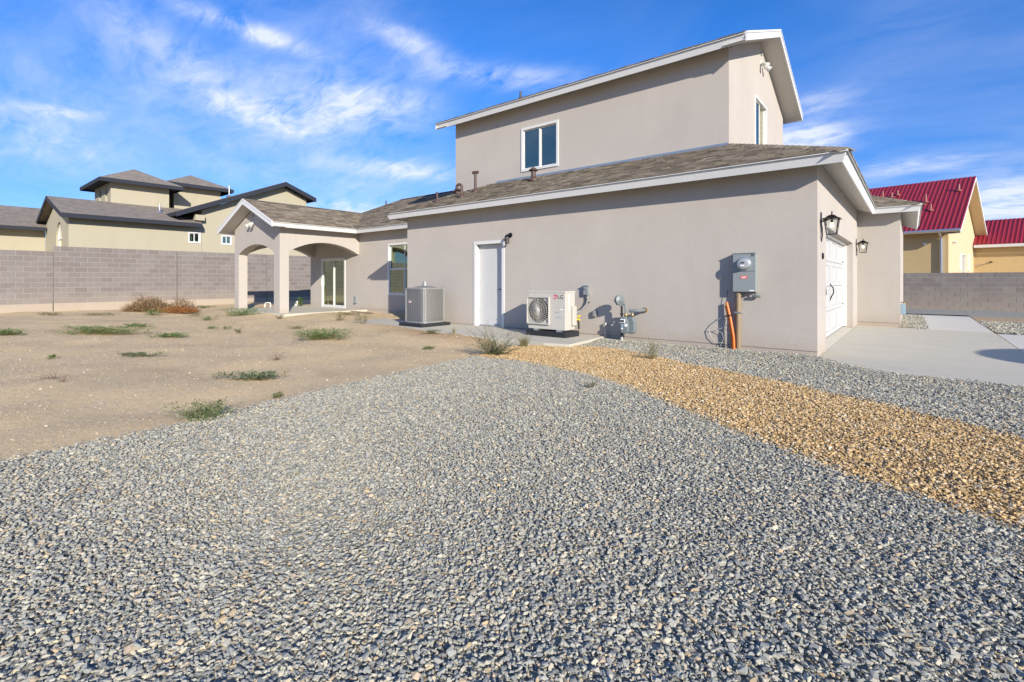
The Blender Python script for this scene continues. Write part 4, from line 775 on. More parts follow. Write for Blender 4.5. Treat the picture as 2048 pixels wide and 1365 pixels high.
MB().tube([FA(-2.77, .335, .05), FA(-2.64, .345, .05), FA(-2.54, .40, .04), FA(-2.46, .46, .04), FA(-2.46, .56, .03), FA(-2.50, .62, .03)], .006, 6).build('loop', 'cable_grey', t, True); MB().tube([FA(-2.66, .345, .05), FA(-2.55, .30, .05), FA(-2.53, .20, .05), FA(-2.58, .08, .05), FA(-2.60, .02, .05)], .005, 6).build('loop', 'cable_grey', t, True); MB().tube([FA(-2.53, .40, .05), FA(-2.44, .34, .06), FA(-2.41, .24, .07), FA(-2.45, .12, .06), FA(-2.51, .06, .06)], .005, 6).build('loop', 'cable_grey', t, True)
o = tag(MB().lathe(FA(-2.585, 1.285, .0), FA.n, [(.06, 0), (.058, .010), (.05, .014)], 20).build('cover_plate', 'stucco', None, True), 'round blank cover on the wall just left of the meter cabinet shadow', 'cover plate')

# ------------------------------------------------------------------ lamps
def lantern(y, label):
    t = thing('wall_lantern', label, 'lantern', (-1.14, y, 1.85), 'black lanterns either side of the garage door'); c = Vector((-.985, y, 0))
    MB().fbox(FG, y - .03, y + .03, 2.08, 2.32, .0, .018).build('back_plate', 'black_metal', t, False, .006); MB().tube([(-1.12, y, 2.17), (-1.06, y, 2.185), (-1.03, y, 2.20)], .012, 8).build('arm', 'black_metal', t, True); MB().tube([(-1.118, y, 2.08), (-1.114, y, 1.95), (-1.12, y, 1.86)], [.010, .008, .004], 8).build('tail', 'black_metal', t, True)
    rf = MB(); n = 4
    def sq(h, z): return [(c.x + sx * h, c.y + sy * h, z) for sx, sy in ((-1, -1), (1, -1), (1, 1), (-1, 1))]
    ls = [sq(.125, 2.195), sq(.128, 2.203), sq(.085, 2.222), sq(.05, 2.255), sq(.022, 2.268), sq(.012, 2.272)]; rf.add([v for l in ls for v in l], [(i * 4 + k, i * 4 + (k + 1) % 4, i * 4 + 4 + (k + 1) % 4, i * 4 + 4 + k) for i in range(5) for k in range(4)] + [(3, 2, 1, 0), (20, 21, 22, 23)]); rf.tube([(c.x, c.y, 2.27), (c.x, c.y, 2.325)], .009, 8); rf.build('roof', 'black_metal', t)
    T, B = sq(.095, 2.195), sq(.065, 1.955)
    for k in range(4): MB().tube([T[k], B[k]], .008, 6).build('frame_bar', 'black_metal', t)
    bt = MB(); bt.prism(sq(.068, 1.945), (0, 0, .014)); bt.build('base', 'black_metal', t)
    for k in range(4):
        a, b_ = Vector(T[k]), Vector(T[(k + 1) % 4]); d, e = Vector(B[k]), Vector(B[(k + 1) % 4]); MB().sheet([a, b_, e, d]).build('pane', 'lantern_glass', t, fix=False)
    MB().tube([(c.x, c.y, 2.19), (c.x, c.y, 2.145)], .018, 10).build('socket', 'black_metal', t, True); MB().lathe((c.x, c.y, 2.065), (0, 0, 1), [(.008, 0), (.024, .012), (.030, .035), (.024, .06), (.014, .08)], 14).build('bulb', 'bulb_glow', t, True)
lantern(9.31, 'black wall lantern nearer the corner, left of the garage door'); lantern(15.85, 'black wall lantern on the far side of the garage door')
t = thing('door_lantern', 'small black jar lantern beside the white side door', 'lantern', (-7.40, 8.97, 2.2)); MB().lathe(FA(-7.36, 2.29, 0), FA.n, [(.058, 0), (.055, .02), (.03, .03)], 18).build('back_plate', 'black_metal', t, True); MB().tube([FA(-7.36, 2.29, .02), FA(-7.37, 2.31, .08), FA(-7.385, 2.295, .10)], .010, 8).build('arm', 'black_metal', t, True)
c = FA(-7.385, 0, .10); MB().lathe((c.x, c.y, 2.24), (0, 0, 1), [(.058, 0), (.05, .03), (.02, .055), (.008, .06)], 14).build('cap', 'black_metal', t, True); MB().lathe((c.x, c.y, 2.105), (0, 0, 1), [(.035, 0), (.046, .05), (.048, .135)], 14).build('jar', 'lantern_glass', t, True); MB().lathe((c.x, c.y, 2.085), (0, 0, 1), [(.045, 0), (.047, .016), (.038, .02)], 14).build('rim', 'black_metal', t, True)
for k in range(4): MB().tube([(c.x + .05 * math.cos(k * 1.571 + .4), c.y + .05 * math.sin(k * 1.571 + .4), 2.095), (c.x + .054 * math.cos(k * 1.571 + .4), c.y + .054 * math.sin(k * 1.571 + .4), 2.245)], .004, 5).build('cage_bar', 'black_metal', t)
o = tag(MB().lathe(FG(9.50, 1.62, 0), FG.n, [(.052, 0), (.052, .018), (.045, .024), (.030, .024)], 24).build('keypad_plaque', 'black_metal', None, True), 'small dark oval plaque beside the garage door', 'plaque'); o.scale = (1, 1, 1)
def floodlight(label, F, u, z, sc_=1):
    t = thing('floodlight', label, 'floodlight', tuple(F(u, z, 0))); MB().lathe(F(u, z, 0), F.n, [(.065 * sc_, 0), (.06 * sc_, .03)], 18).build('base', 'frame_white', t, True)
    for s_ in (-1, 1):
        h = F(u + s_ * .12 * sc_, z - .09 * sc_, .10); MB().tube([F(u + s_ * .02, z - .01, .03), F(u + s_ * .08 * sc_, z - .03 * sc_, .07), h], .016 * sc_, 8).build('knuckle', 'frame_white', t, True); ax = (F.n * .7 + Vector((0, 0, -.6)) + F.u * (s_ * .3)).normalized(); MB().lathe(h - ax * .06, ax, [(.03 * sc_, 0), (.045 * sc_, .02), (.055 * sc_, .11 * sc_), (.075 * sc_, .17 * sc_), (.07 * sc_, .172 * sc_)], 18).build('lamp_head', 'frame_white', t, True)
    MB().lathe(F(u, z + .24 * sc_, 0), F.n, [(.055 * sc_, 0), (.055 * sc_, .02), (.045 * sc_, .03)], 18).build('sensor', 'grey_case', t, True)
floodlight('white twin floodlight high in the porch gable', FP, -18.25, 3.30); floodlight('white twin floodlight high in the upper storey gable', FV, 13.6, 6.72)
t = thing('hose_box', 'small blue grey box with a brass tap on the house front beside the walk', 'tap box', (-.22, 16.9, .5)); MB().fbox(FE, 16.8, 17.0, .30, .58, .001, .10).build('box', 'label_blue', t, False, .01); MB().tube([FE(16.9, .62, .0), FE(16.9, .62, .07), FE(16.9, .58, .09)], .014, 8).build('tap', 'brass', t, True)

# ------------------------------------------------------------------ things in the yard behind the porch
t = thing('pipe_loop', 'white plastic pipe stub bent like a staple beyond the porch slab', 'pipe', (-20.9, 9.4, 0))
MB().tube([(-20.98, 9.35, -.05), (-20.98, 9.35, .24), (-20.93, 9.38, .28), (-20.78, 9.47, .28)], .022, 8).build('pipe', 'pvc_white', t, True); MB().tube([(-20.76, 9.48, -.05), (-20.76, 9.48, .22), (-20.78, 9.47, .28)], .022, 8).build('pipe', 'pvc_white', t, True)
t = thing('jug', 'white plastic jug at the far end of the patio slab', 'jug', (-20.4, 10.45, 0)); MB().lathe((-20.4, 10.45, 0), (0, 0, 1), [(.10, 0), (.115, .03), (.115, .18), (.06, .27), (.04, .30)], 14).build('body', 'pvc_white', t, True); MB().lathe((-20.4, 10.45, .30), (0, 0, 1), [(.045, 0), (.045, .03)], 12).build('cap', 'label_white', t, True)
tag(MB().box(-.55, .55, -.06, .06, 0, .035).build('plank', 'plank_wood', None, False, .004), 'weathered board lying in the dirt by the back wing wall', 'plank'); o = bpy.data.objects['plank']; o.location = (-15.1, 10.1, float(gz(-15.1, 10.1)) + .012); o.rotation_euler = (.03, .02, .12)
t = thing('shadow_canopy', 'added round canvas canopy on a pole, out of view, casting the round driveway shadow', 'shadow_canopy', (7.15, 8.55, 0)); MB().tube([(7.15, 8.55, -.03), (7.15, 8.55, 2.55)], .025, 10).build('pole', 'steel_pole', t, True); MB().lathe((7.15, 8.55, 2.15), (0, 0, 1), [(1.38, 0), (1.38, .02), (.7, .26), (.05, .42)], 40).build('canopy', 'canvas', t, True); MB().lathe((7.15, 8.55, 0), (0, 0, 1), [(.3, 0), (.3, .08), (.06, .1)], 20).build('base', 'concrete', t, True)  # stand-in added out of view; its canopy throws the round driveway shadow

# ------------------------------------------------------------------ weeds, shrubs and dry brush
def leafq(mb, p, d, L_, w, up=None):
    """one pointed leaf as two triangles folded along its rib"""
    d = Vector(d).normalized(); s_ = d.cross(up or Vector((random.uniform(-.3, .3), random.uniform(-.3, .3), 1))).normalized(); n = s_.cross(d); a = Vector(p); m = a + d * (L_ * .5)
    mb.add([a, m + s_ * w * .5 + n * w * .15, a + d * L_, m - s_ * w * .5 + n * w * .15], [(0, 1, 2), (0, 2, 3)])
def strip(mb, pts, w0, w1):
    pts = [Vector(p) for p in pts]; n = len(pts); vs = []; 
    for i, p in enumerate(pts):
        d = (pts[min(i + 1, n - 1)] - pts[max(i - 1, 0)]).normalized(); s_ = d.cross(Vector((random.gauss(0, .2), random.gauss(0, .2), 1))); s_ = s_.normalized() if s_.length > .05 else Vector((1, 0, 0)); w = w0 + (w1 - w0) * i / (n - 1); n2 = s_.cross(d) * w * .5; vs += [p + s_ * w * .5, p - s_ * w * .5, p + n2]
    fs = []
    for i in range(n - 1):
        for a, b_ in ((0, 1), (1, 2), (2, 0)): fs.append((i * 3 + a, i * 3 + b_, i * 3 + 3 + b_, i * 3 + 3 + a))
    mb.add(vs, fs)
def mat_weed(w, d_, h, n, leaf_=.022):
    """low mat: creeping stems with small leaves"""
    lv = MB(); st = MB()
    for k in range(n):
        a = random.uniform(0, 6.283); cx, cy = random.gauss(0, w * .20), random.gauss(0, d_ * .20); L_ = random.uniform(.25, .5); p = Vector((cx, cy, .01)); pts = [p]; steps = 6
        for i in range(steps):
            a += random.gauss(0, .35); p = p + Vector((math.cos(a) * w * L_ / steps, math.sin(a) * d_ * L_ / steps, h * random.uniform(-.25, .45))); p.z = max(.006, min(p.z, h)); pts.append(p)
            for q in range(4):
                o_ = p + Vector((random.gauss(0, .02), random.gauss(0, .02), random.uniform(0, h * .3))); b_ = random.uniform(0, 6.283); leafq(lv, o_, (math.cos(b_), math.sin(b_), random.uniform(.1, .9)), leaf_ * random.uniform(.6, 1.5), leaf_ * random.uniform(.4, .7))
        strip(st, pts, .004, .002)
    return lv, st
def bush(w, h, n, leaf_=.028, bare=.35):
    """upright weed: arching stems with side twigs, leafy below and thin above"""
    lv = MB(); st = MB()
    for k in range(n):
        a = random.uniform(0, 6.283); lean = abs(random.gauss(0, .5)) + .1; L_ = h * random.uniform(.5, 1.15); p = Vector((random.gauss(0, w * .10), random.gauss(0, w * .10), 0)); pts = [p]; d = Vector((math.cos(a) * lean, math.sin(a) * lean, 1)).normalized(); N_ = 9
        for i in range(N_):
            d = (d + Vector((math.cos(a) * .05, math.sin(a) * .05, -.02)) + Vector((random.gauss(0, .07), random.gauss(0, .07), random.gauss(0, .04)))).normalized(); p = p + d * (L_ / N_); pts.append(p); f = i / N_
            for q in range(6 if f < 1 - bare else 2):
                b_ = random.uniform(0, 6.283); leafq(lv, p + Vector((random.gauss(0, .015), random.gauss(0, .015), random.gauss(0, .015))), (math.cos(b_), math.sin(b_), random.uniform(-.1, .8)), leaf_ * random.uniform(.6, 1.4) * (1 - .45 * f), leaf_ * .36 * (1 - .4 * f))
            if i > 2 and random.random() < .75:
                b_ = random.uniform(0, 6.283); t_ = [p]; r = p; e = (d + Vector((math.cos(b_), math.sin(b_), .1)) * .9).normalized()
                for j in range(4):
                    r = r + e * (L_ * .055); e = (e + Vector((random.gauss(0, .12), random.gauss(0, .12), .08))).normalized(); t_.append(r)
                    for q in range(2): b2 = random.uniform(0, 6.283); leafq(lv, r, (math.cos(b2), math.sin(b2), random.uniform(0, 1)), leaf_ * .55, leaf_ * .26)
                strip(st, t_, .0025, .0015)
        strip(st, pts, .005, .002)
    return lv, st
def tuft(w, h, n):
    lv = MB(); st = MB()
    for k in range(n):
        a = random.uniform(0, 6.283); r = random.uniform(0, w * .15); L_ = h * random.uniform(.6, 1.2); le = random.uniform(.1, .9); p = Vector((r * math.cos(a), r * math.sin(a), 0)); pts = [p + Vector((math.cos(a) * le * L_ * t_ * t_ * .8, math.sin(a) * le * L_ * t_ * t_ * .8, L_ * (t_ - .25 * le * t_ * t_))) for t_ in (0, .33, .66, 1)]; strip(lv if k % 3 else st, pts, .006, .001)
    return lv, st
def twigs(w, d_, h, n, dead=False):
    lv = MB(); st = MB()
    for k in range(n):
        a = random.uniform(0, 6.283); p = Vector((random.gauss(0, w * .22), random.gauss(0, d_ * .22), .005)); pts = [p]; e = Vector((math.cos(a), math.sin(a), random.uniform(.1, .9))).normalized()
        for i in range(5):
            e = (e + Vector((random.gauss(0, .3), random.gauss(0, .3), random.gauss(0, .25)))).normalized(); p = p + e * h * .3; p.z = max(p.z, .004); pts.append(p)
        strip(st if k % 2 else lv, pts, .005, .0015)
    return lv, st
def plant(name, label, cat, x, y, parts, mats, rot=None, group='weeds growing in the dirt yard', dz=0):
    zz = float(gz(x, y)) + dz; t = thing(name, label, cat, (x, y, zz), group)
    a = random.uniform(0, 6.283) if rot is None else rot; c, s_ = math.cos(a), math.sin(a)
    for mb, nm, mt in zip(parts, ('foliage', 'stem'), mats):
        if not mb.v: continue
        mb.v = [(x + c * v[0] - s_ * v[1], y + s_ * v[0] + c * v[1], zz + max(v[2], -.01)) for v in mb.v]; mb.build(nm, mt, t, fix=False)
    return t
GW_ = ('leaf_green', 'straw'); ROT = R(39)             # wide mats lie across the view
weeds = [
 ('mat', 'broad bright green weed mat in the left part of the yard', -14.3, 2.75, 1.75, .55, .14, 170, GW_), ('mat', 'green weed patch cut by the left picture edge', -15.4, 1.35, .6, .4, .11, 50, GW_), ('mat', 'long thin green mat just right of the broad one', -12.4, 3.55, .8, .3, .07, 40, GW_),
 ('mat', 'bushy green mat in mid yard, right of centre of the dirt', -9.0, 5.1, .98, .45, .16, 110, GW_), ('mat', 'blue green creeping weed in the middle of the bare dirt', -6.26, 2.66, .62, .22, .07, 42, ('leaf_grey', 'dead_brown')), ('mat', 'green sprawling weed on the edge of the grey gravel', -4.82, 1.62, .46, .30, .11, 55, ('leaf_olive', 'leaf_green')),
 ('mat', 'green weed clump before the porch posts', -17.35, 6.95, 1.15, .5, .2, 110, ('leaf_green', 'leaf_olive')), ('mat', 'flat dull green runner halfway across the dirt', -9.5, 2.3, .55, .25, .05, 26, ('leaf_grey', 'straw')), ('bush', 'small upright sprig left of the bushy mat', -12.0, 4.75, .16, .19, 7, ('leaf_grey', 'straw')),
 ('bush', 'spindly green weed before the patio door', -13.05, 7.95, .5, .36, 16, ('leaf_olive', 'straw')), ('mat', 'olive weed tuft near the condenser corner', -11.0, 7.35, .42, .3, .16, 34, ('leaf_olive', 'straw')), ('tuft', 'dry brown twig lying on the bare dirt', -7.7, 1.1, .3, .1, 9, ('dead_brown', 'dead_brown')),
 ('mat', 'tiny green sprig at the gravel edge', -5.16, 2.42, .09, .08, .05, 10, ('leaf_olive', 'straw')), ('mat', 'tiny dark green weed alone at far left', -10.7, 1.42, .16, .1, .05, 9, GW_), ('mat', 'thin line of green weeds behind the broad mat', -15.7, 3.7, .6, .2, .06, 26, GW_),
 ('mat', 'small green weed in front of the pad soil', -6.7, 5.85, .24, .14, .04, 14, GW_), ('mat', 'dark flat weed at the heaped soil by the pad', -7.85, 6.95, .34, .2, .07, 24, ('leaf_olive', 'dead_brown')), ('tuft', 'little grass tuft at the pad edge below the door', -7.55, 7.3, .2, .15, 40, ('leaf_olive', 'straw')),
 ('mat', 'sparse weeds along the foot of the wing wall', -14.6, 9.3, .9, .3, .06, 22, ('leaf_olive', 'straw')), ('mat', 'little green dot of weed below the porch', -13.8, 5.15, .22, .14, .06, 11, GW_), ('mat', 'dark weed strip at the block wall right of the brush pile', -23.4, 7.9, .75, .3, .08, 26, ('leaf_green', 'dead_brown')),
 ('bush', 'pale weed at the corner of the near porch post', -15.4, 7.3, .26, .17, 9, ('leaf_olive', 'straw')), ('mat', 'thin weed streak left of the sprig', -14.2, 4.95, .34, .14, .05, 13, GW_), ('twig', 'small dark dead sprig in the middle of the dirt', -7.45, 3.5, .16, .12, 18, ('dead_brown', 'dead_brown')),
 ('twig', 'flat dead branch on the dirt towards the left', -8.05, 1.05, .3, .10, 14, ('dead_brown', 'dead_brown')), ('mat', 'green weed on the dirt near the post, left', -16.4, 5.6, .5, .3, .09, 30, GW_), ('mat', 'faint dry weed between the wing and the mats', -11.6, 5.9, .4, .25, .06, 18, ('leaf_olive', 'straw')),
 ('mat', 'sparse green runner left of the brush pile', -21.3, 4.0, .9, .4, .07, 30, ('leaf_olive', 'straw')), ('mat', 'green weed at the foot of the brush pile', -20.9, 5.4, .55, .3, .14, 34, GW_), ('mat', 'brown green weed near the left wall', -22.6, 2.9, .7, .3, .08, 24, ('leaf_olive', 'dead_brown')), ('mat', 'scattered weed between brush pile and porch', -18.9, 6.1, .5, .3, .08, 24, ('leaf_olive', 'straw'))]
for w in weeds:
    kind, lab, x, y = w[:4]
    if kind == 'mat': plant('weed', lab, 'weed', x, y, mat_weed(*w[4:8], .030 if w[4] > .5 else .022), w[8], ROT)
    elif kind == 'bush': plant('weed', lab, 'weed', x, y, bush(*w[4:7], .03), w[7])
    elif kind == 'tuft': plant('weed', lab, 'weed', x, y, tuft(*w[4:7]), w[7])
    else: plant('weed', lab, 'weed', x, y, twigs(w[4], w[4] * .5, w[5], w[6]), w[7])
plant('shrub', 'feathery green weed bush at the left tip of the golden gravel', 'shrub', -5.25, 6.0, bush(.62, .50, 62, .036, .4), ('leaf_grey', 'straw'), 1.0, 'wild shrubs by the gravel', .01)
plant('shrub', 'small grassy green bush beside the golden gravel near the heat pump', 'shrub', -5.42, 6.98, tuft(.42, .27, 170), ('leaf_olive', 'straw'), 0, 'wild shrubs by the gravel', .01)
plant('shrub', 'see-through olive weed bush where golden and grey gravel meet', 'shrub', -3.02, 7.05, bush(.34, .32, 20, .022, .5), ('leaf_olive', 'straw'), 2, 'wild shrubs by the gravel', .03)
plant('weed', 'tiny grey green weed poking through the foreground gravel', 'weed', -2.75, 4.75, mat_weed(.13, .10, .05, 8, .015), ('leaf_grey', 'dead_brown'), 0, dz=.03)
plant('cactus_plant', 'small green plant beside the white jug', 'plant', -20.25, 10.5, mat_weed(.22, .22, .3, 26, .05), ('leaf_green', 'leaf_olive'), 0)
def brush():
    t = thing('brush_pile', 'big heap of dry straw coloured brush before the block wall', 'brush pile', (-22.2, 5.9, 0)); A = Vector((.775, .632, 0)); B_ = Vector((-.632, .775, 0))
    def heap(c, w, d_, h, n, L_, mat, nm):
        mb = MB()
        for k in range(n):
            r = math.sqrt(random.random()); a = random.uniform(0, 6.283); u, v = r * math.cos(a), r * math.sin(a); top = h * (1 - r ** 2.2) * random.uniform(.1, 1) + .02; p = Vector(c) + A * (u * w) + B_ * (v * d_) + Vector((0, 0, top)); e = Vector((random.gauss(0, 1), random.gauss(0, 1), random.gauss(.45, .6))).normalized(); e = (e + A * u * .6 + B_ * v * .6).normalized(); pts = [p]
            for i in range(4): e = (e + Vector((random.gauss(0, .35), random.gauss(0, .35), random.gauss(0, .3)))).normalized(); p = p + e * (L_ * random.uniform(.5, 1.3) / 4); p.z = max(p.z, .01); pts.append(p)
            strip(mb, pts, .014, .004)
        o = mb.build(nm, mat, t, fix=False)
    c = Vector((-22.2, 5.9, 0)); heap(c - A * .35, .88, .45, .56, 1300, .28, 'straw', 'dry_twigs'); heap(c - A * .3, .85, .45, .50, 900, .28, 'dead_brown', 'dead_stalks'); heap(c + A * .85 + B_ * .1, .55, .4, .48, 420, .26, 'dead_brown', 'dead_stalks'); heap(c + A * .8, .5, .35, .5, 300, .24, 'straw', 'dry_twigs'); heap(c + A * .95 - B_ * .25, .72, .26, .18, 700, .2, 'rust_needles', 'needles')
brush()

# ------------------------------------------------------------------ cream house beyond the left wall
N1 = thing('neighbour_house', 'cream stucco house with dark trim and two small hip roofed towers behind the left wall', 'house', (-33, 8, .3)); CR = 'stucco_cream'
def nroof(parent, polys, name='roof'):
    mb = MB(); [mb.prism(p, (0, 0, -.05)) for p in polys]; return mb.build(name, 'shingle_far', parent)
def trimline(parent, pts, h=.19, w=.05, mat='dark_trim', closed=False):
    """fascia band hung under a 3D line"""
    n = len(pts)
    for i in range(n if closed else n - 1):
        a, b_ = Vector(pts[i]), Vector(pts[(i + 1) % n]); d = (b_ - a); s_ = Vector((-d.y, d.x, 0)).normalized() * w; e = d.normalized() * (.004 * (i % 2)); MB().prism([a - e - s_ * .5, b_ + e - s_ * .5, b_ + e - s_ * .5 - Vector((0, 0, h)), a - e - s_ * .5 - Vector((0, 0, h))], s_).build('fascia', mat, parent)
XN = -30.0; FN = Fr((XN, 0, 0), (0, 1, 0), (1, 0, 0)); FNg = Fr((0, 4.55, 0), (1, 0, 0), (0, -1, 0))
n1w, n2w = (9.36, 9.93, 3.24, 3.80), (10.98, 11.52, 3.24, 3.74)
def npanel(F, poly, holes=(), mat=CR, parent=N1, th=.2): return panel(MB(), F, poly, holes, th).build('wall', mat, parent)
npanel(FN, rect(4.75, 9.99, -.2, 4.14), [n1w])
# gable end with a tall arched opening
aw = [(-32.28 + .80 * math.cos(a), 3.27 + .80 * math.sin(a)) for a in np.linspace(math.pi, 0, 13)]
MB().prism([FNg(u, z) for u, z in [(-36.3, -.2), (-33.08, -.2)] + aw + [(-31.48, -.2), (-30.0, -.2), (-30.0, 4.1), (-33.1, 5.16), (-36.1, 4.12)]], (0, .2, 0)).build('wall', CR, N1)
w = MB().prism([FNg(u, z, -.14) for u, z in [(-33.08, .5)] + aw + [(-31.48, .5)]], (0, .02, 0)).build('window', 'window_glass', N1); MB().fbox(FNg, -33.07, -31.49, 3.24, 3.32, -.15, -.10).build('frame', 'frame_white', w); MB().fbox(FNg, -33.07, -32.98, .5, 3.2, -.15, -.10).build('frame', 'frame_white', w); MB().fbox(FNg, -31.58, -31.49, .5, 3.2, -.15, -.10).build('frame', 'frame_white', w)
MB().tube([FNg(u, z, -.12) for u, z in aw], .045, 6).build('frame', 'frame_white', w); MB().box(-35.9, -30.25, 4.9, 9.6, -.2, 3.9).build('room', 'interior', N1)
nroof(N1, [[(-29.45, 4.2, 4.27), (-29.45, 9.85, 4.27), (-33.1, 10.4, 5.40), (-33.1, 4.2, 5.40)], [(-33.1, 4.2, 5.40), (-33.1, 9.85, 5.40), (-36.75, 9.85, 4.22), (-36.75, 4.2, 4.22)]])
trimline(N1, [(-36.75, 4.22, 4.21), (-33.1, 4.2, 5.39), (-29.45, 4.22, 4.26)], .20, .05); trimline(N1, [(-29.46, 4.2, 4.26), (-29.46, 9.85, 4.26)], .20, .05)
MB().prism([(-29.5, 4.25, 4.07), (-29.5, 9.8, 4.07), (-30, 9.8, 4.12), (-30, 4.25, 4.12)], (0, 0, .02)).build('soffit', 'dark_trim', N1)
# lower wing at the picture's left edge
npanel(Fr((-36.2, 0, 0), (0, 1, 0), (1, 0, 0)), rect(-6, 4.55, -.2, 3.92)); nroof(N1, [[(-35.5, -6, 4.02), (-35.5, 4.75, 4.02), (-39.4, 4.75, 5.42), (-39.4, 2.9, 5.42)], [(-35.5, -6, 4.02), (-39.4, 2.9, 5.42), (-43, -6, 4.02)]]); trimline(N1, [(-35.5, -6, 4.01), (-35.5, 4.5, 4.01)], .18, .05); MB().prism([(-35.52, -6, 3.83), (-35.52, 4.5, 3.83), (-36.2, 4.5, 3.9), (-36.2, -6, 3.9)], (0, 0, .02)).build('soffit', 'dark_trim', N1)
# taller block with an uneven gable
npanel(FN, [(10.0, -.2), (15.95, -.2), (15.95, 6.35), (14.4, 7.02), (10.0, 5.05)], [n2w]); npanel(Fr((0, 10.0, 0), (1, 0, 0), (0, -1, 0)), [(-36, 3), (-30.203, 3), (-30.203, 5.05), (-36, 5.05)], (), CR); npanel(Fr((0, 15.95, 0), (1, 0, 0), (0, 1, 0)), rect(-38, -30.2, 0, 6.3))
nroof(N1, [[(-29.5, 8.65, 4.80), (-29.5, 14.4, 7.22), (-38, 14.4, 7.22), (-38, 8.65, 4.80)], [(-29.5, 14.4, 7.22), (-29.5, 16.35, 6.48), (-38, 16.35, 6.48), (-38, 14.4, 7.22)]]); trimline(N1, [(-29.5, 8.65, 4.79), (-29.5, 14.4, 7.21), (-29.5, 16.35, 6.47)], .26, .05); trimline(N1, [(-29.52, 8.66, 4.78), (-31.2, 8.66, 4.78)], .2, .05); trimline(N1, [(-29.52, 16.34, 6.46), (-38, 16.34, 6.46)], .2, .05)
MB().fbox(FN, 9.6, 10.05, 4.45, 4.75, 0, .3).build('corbel', CR, N1)
for o_, in ((n1w,), (n2w,)): window(FN, o_, N1, (0, .5, 1), None, .045, room=(.16 + .5, .1, o_[2] - .3, o_[3] + .2))
# towers
def tower(x0, x1, y0, y1, ze, zp, wins, ov=.55):
    F1 = Fr((x1, 0, 0), (0, 1, 0), (1, 0, 0)); F2 = Fr((0, y0, 0), (1, 0, 0), (0, -1, 0)); npanel(F1, rect(y0 + .2, y1, 3, ze)); npanel(Fr((0, y1, 0), (1, 0, 0), (0, 1, 0)), rect(x0, x1 - .2, 3, ze)); npanel(F2, rect(x0, x1, 3, ze), [(a, b_, z0, z1) for a, b_, z0, z1 in wins])
    for a, b_, z0, z1 in wins:
        ww = MB().fbox(F2, a, b_, z0, z1, -.18, -.14).build('window', 'window_glass', N1); r = (b_ - a) / 2; pts = [(a, z1 + .001), (a, z1 - r)] + [((a + b_) / 2 - r * math.cos(q), z1 - r + r * math.sin(q)) for q in np.linspace(0, math.pi, 9)] + [(b_, z1 - r), (b_, z1 + .001)]
        MB().prism([F2(u, z, -.004) for u, z in pts[:7] + [((a + b_) / 2, z1 + .001)]], (0, .12, 0)).build('arch_head', CR, ww); MB().prism([F2(u, z, -.004) for u, z in [((a + b_) / 2, z1 + .001)] + pts[6:]], (0, .12, 0)).build('arch_head', CR, ww)
    q = [(x1 + ov, y0 - ov, ze + .12), (x1 + ov, y1 + ov, ze + .12), (x0 - ov, y1 + ov, ze + .12), (x0 - ov, y0 - ov, ze + .12)]; w2 = min(x1 - x0, y1 - y0) / 2 + ov; cx, cy = (x0 + x1) / 2, (y0 + y1) / 2; a, b_ = ((x0 - ov + w2, cy, zp), (x1 + ov - w2, cy, zp)) if x1 - x0 > y1 - y0 else ((cx, y0 - ov + w2, zp), (cx, y1 + ov - w2, zp))
    if x1 - x0 > y1 - y0: polys = [[q[3], q[0], b_, a], [q[0], q[1], b_], [q[1], q[2], a, b_], [q[2], q[3], a]]
    else: polys = [[q[3], q[0], a], [q[0], q[1], b_, a], [q[1], q[2], b_], [q[2], q[3], a, b_]]
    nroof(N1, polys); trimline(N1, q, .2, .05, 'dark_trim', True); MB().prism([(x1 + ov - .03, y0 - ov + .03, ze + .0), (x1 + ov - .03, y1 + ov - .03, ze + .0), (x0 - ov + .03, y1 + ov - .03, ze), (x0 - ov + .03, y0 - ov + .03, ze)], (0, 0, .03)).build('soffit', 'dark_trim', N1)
tower(-36.6, -33.0, 6.69, 9.33, 6.46, 7.55, [(-35.55, -35.08, 5.0, 6.28), (-34.22, -33.74, 5.0, 6.22)]); tower(-37.6, -34.0, 9.85, 12.4, 6.86, 7.86, [(-34.9, -34.3, 5.6, 6.5)])
for x, y, z, h in ((-31.6, 8.5, 4.9, .45), (-33.2, 12.6, 6.45, .7)): m = MB(); m.lathe((x, y, z), (0, 0, 1), [(.17, 0), (.15, .05), (.04, .12), (.04, h)], 10); m.build('vent_pipe', 'galv', N1, True)
m = MB(); m.lathe(FN(11.9, 5.05, 0), FN.n, [(.06, 0), (.06, .05)], 10); m.lathe(FN(11.95, 5.0, .1), (.7, .2, -.5), [(.04, 0), (.08, .12)], 10); m.build('spotlight', 'grey_case', N1, True)

# ------------------------------------------------------------------ yellow house with red metal roofs beyond the right wall
th = R(10.9); UU = Vector((math.cos(th), -math.sin(th), 0)); VV = Vector((math.sin(th), math.cos(th), 0)); P0 = Vector((1.45, 33, 0))
N2 = thing('red_roofed_house', 'yellow stucco house with ribbed red metal roofs behind the right wall', 'house', tuple(P0)); ro = lambda u, v, z: P0 + UU * u + VV * v + Vector((0, 0, z))
FR_ = Fr(P0, UU, -VV); FT = Fr(P0, VV, UU); FX = Fr(P0 + VV * 7.84, UU, -VV); YW_, YP = 'stucco_yellow', 'stucco_pale_yellow'
DG = (3.75, 4.95, .2, 2.68)
npanel(FR_, rect(-14, 0, -.1, 3.62), (), YW_, N2); npanel(FT, [(.2, -.1), (8.6, -.1), (8.6, 3.7), (4.2, 6.62), (.2, 3.78)], [DG], YP, N2); npanel(FX, rect(.002, 9, -.1, 3.3), (), YW_, N2)
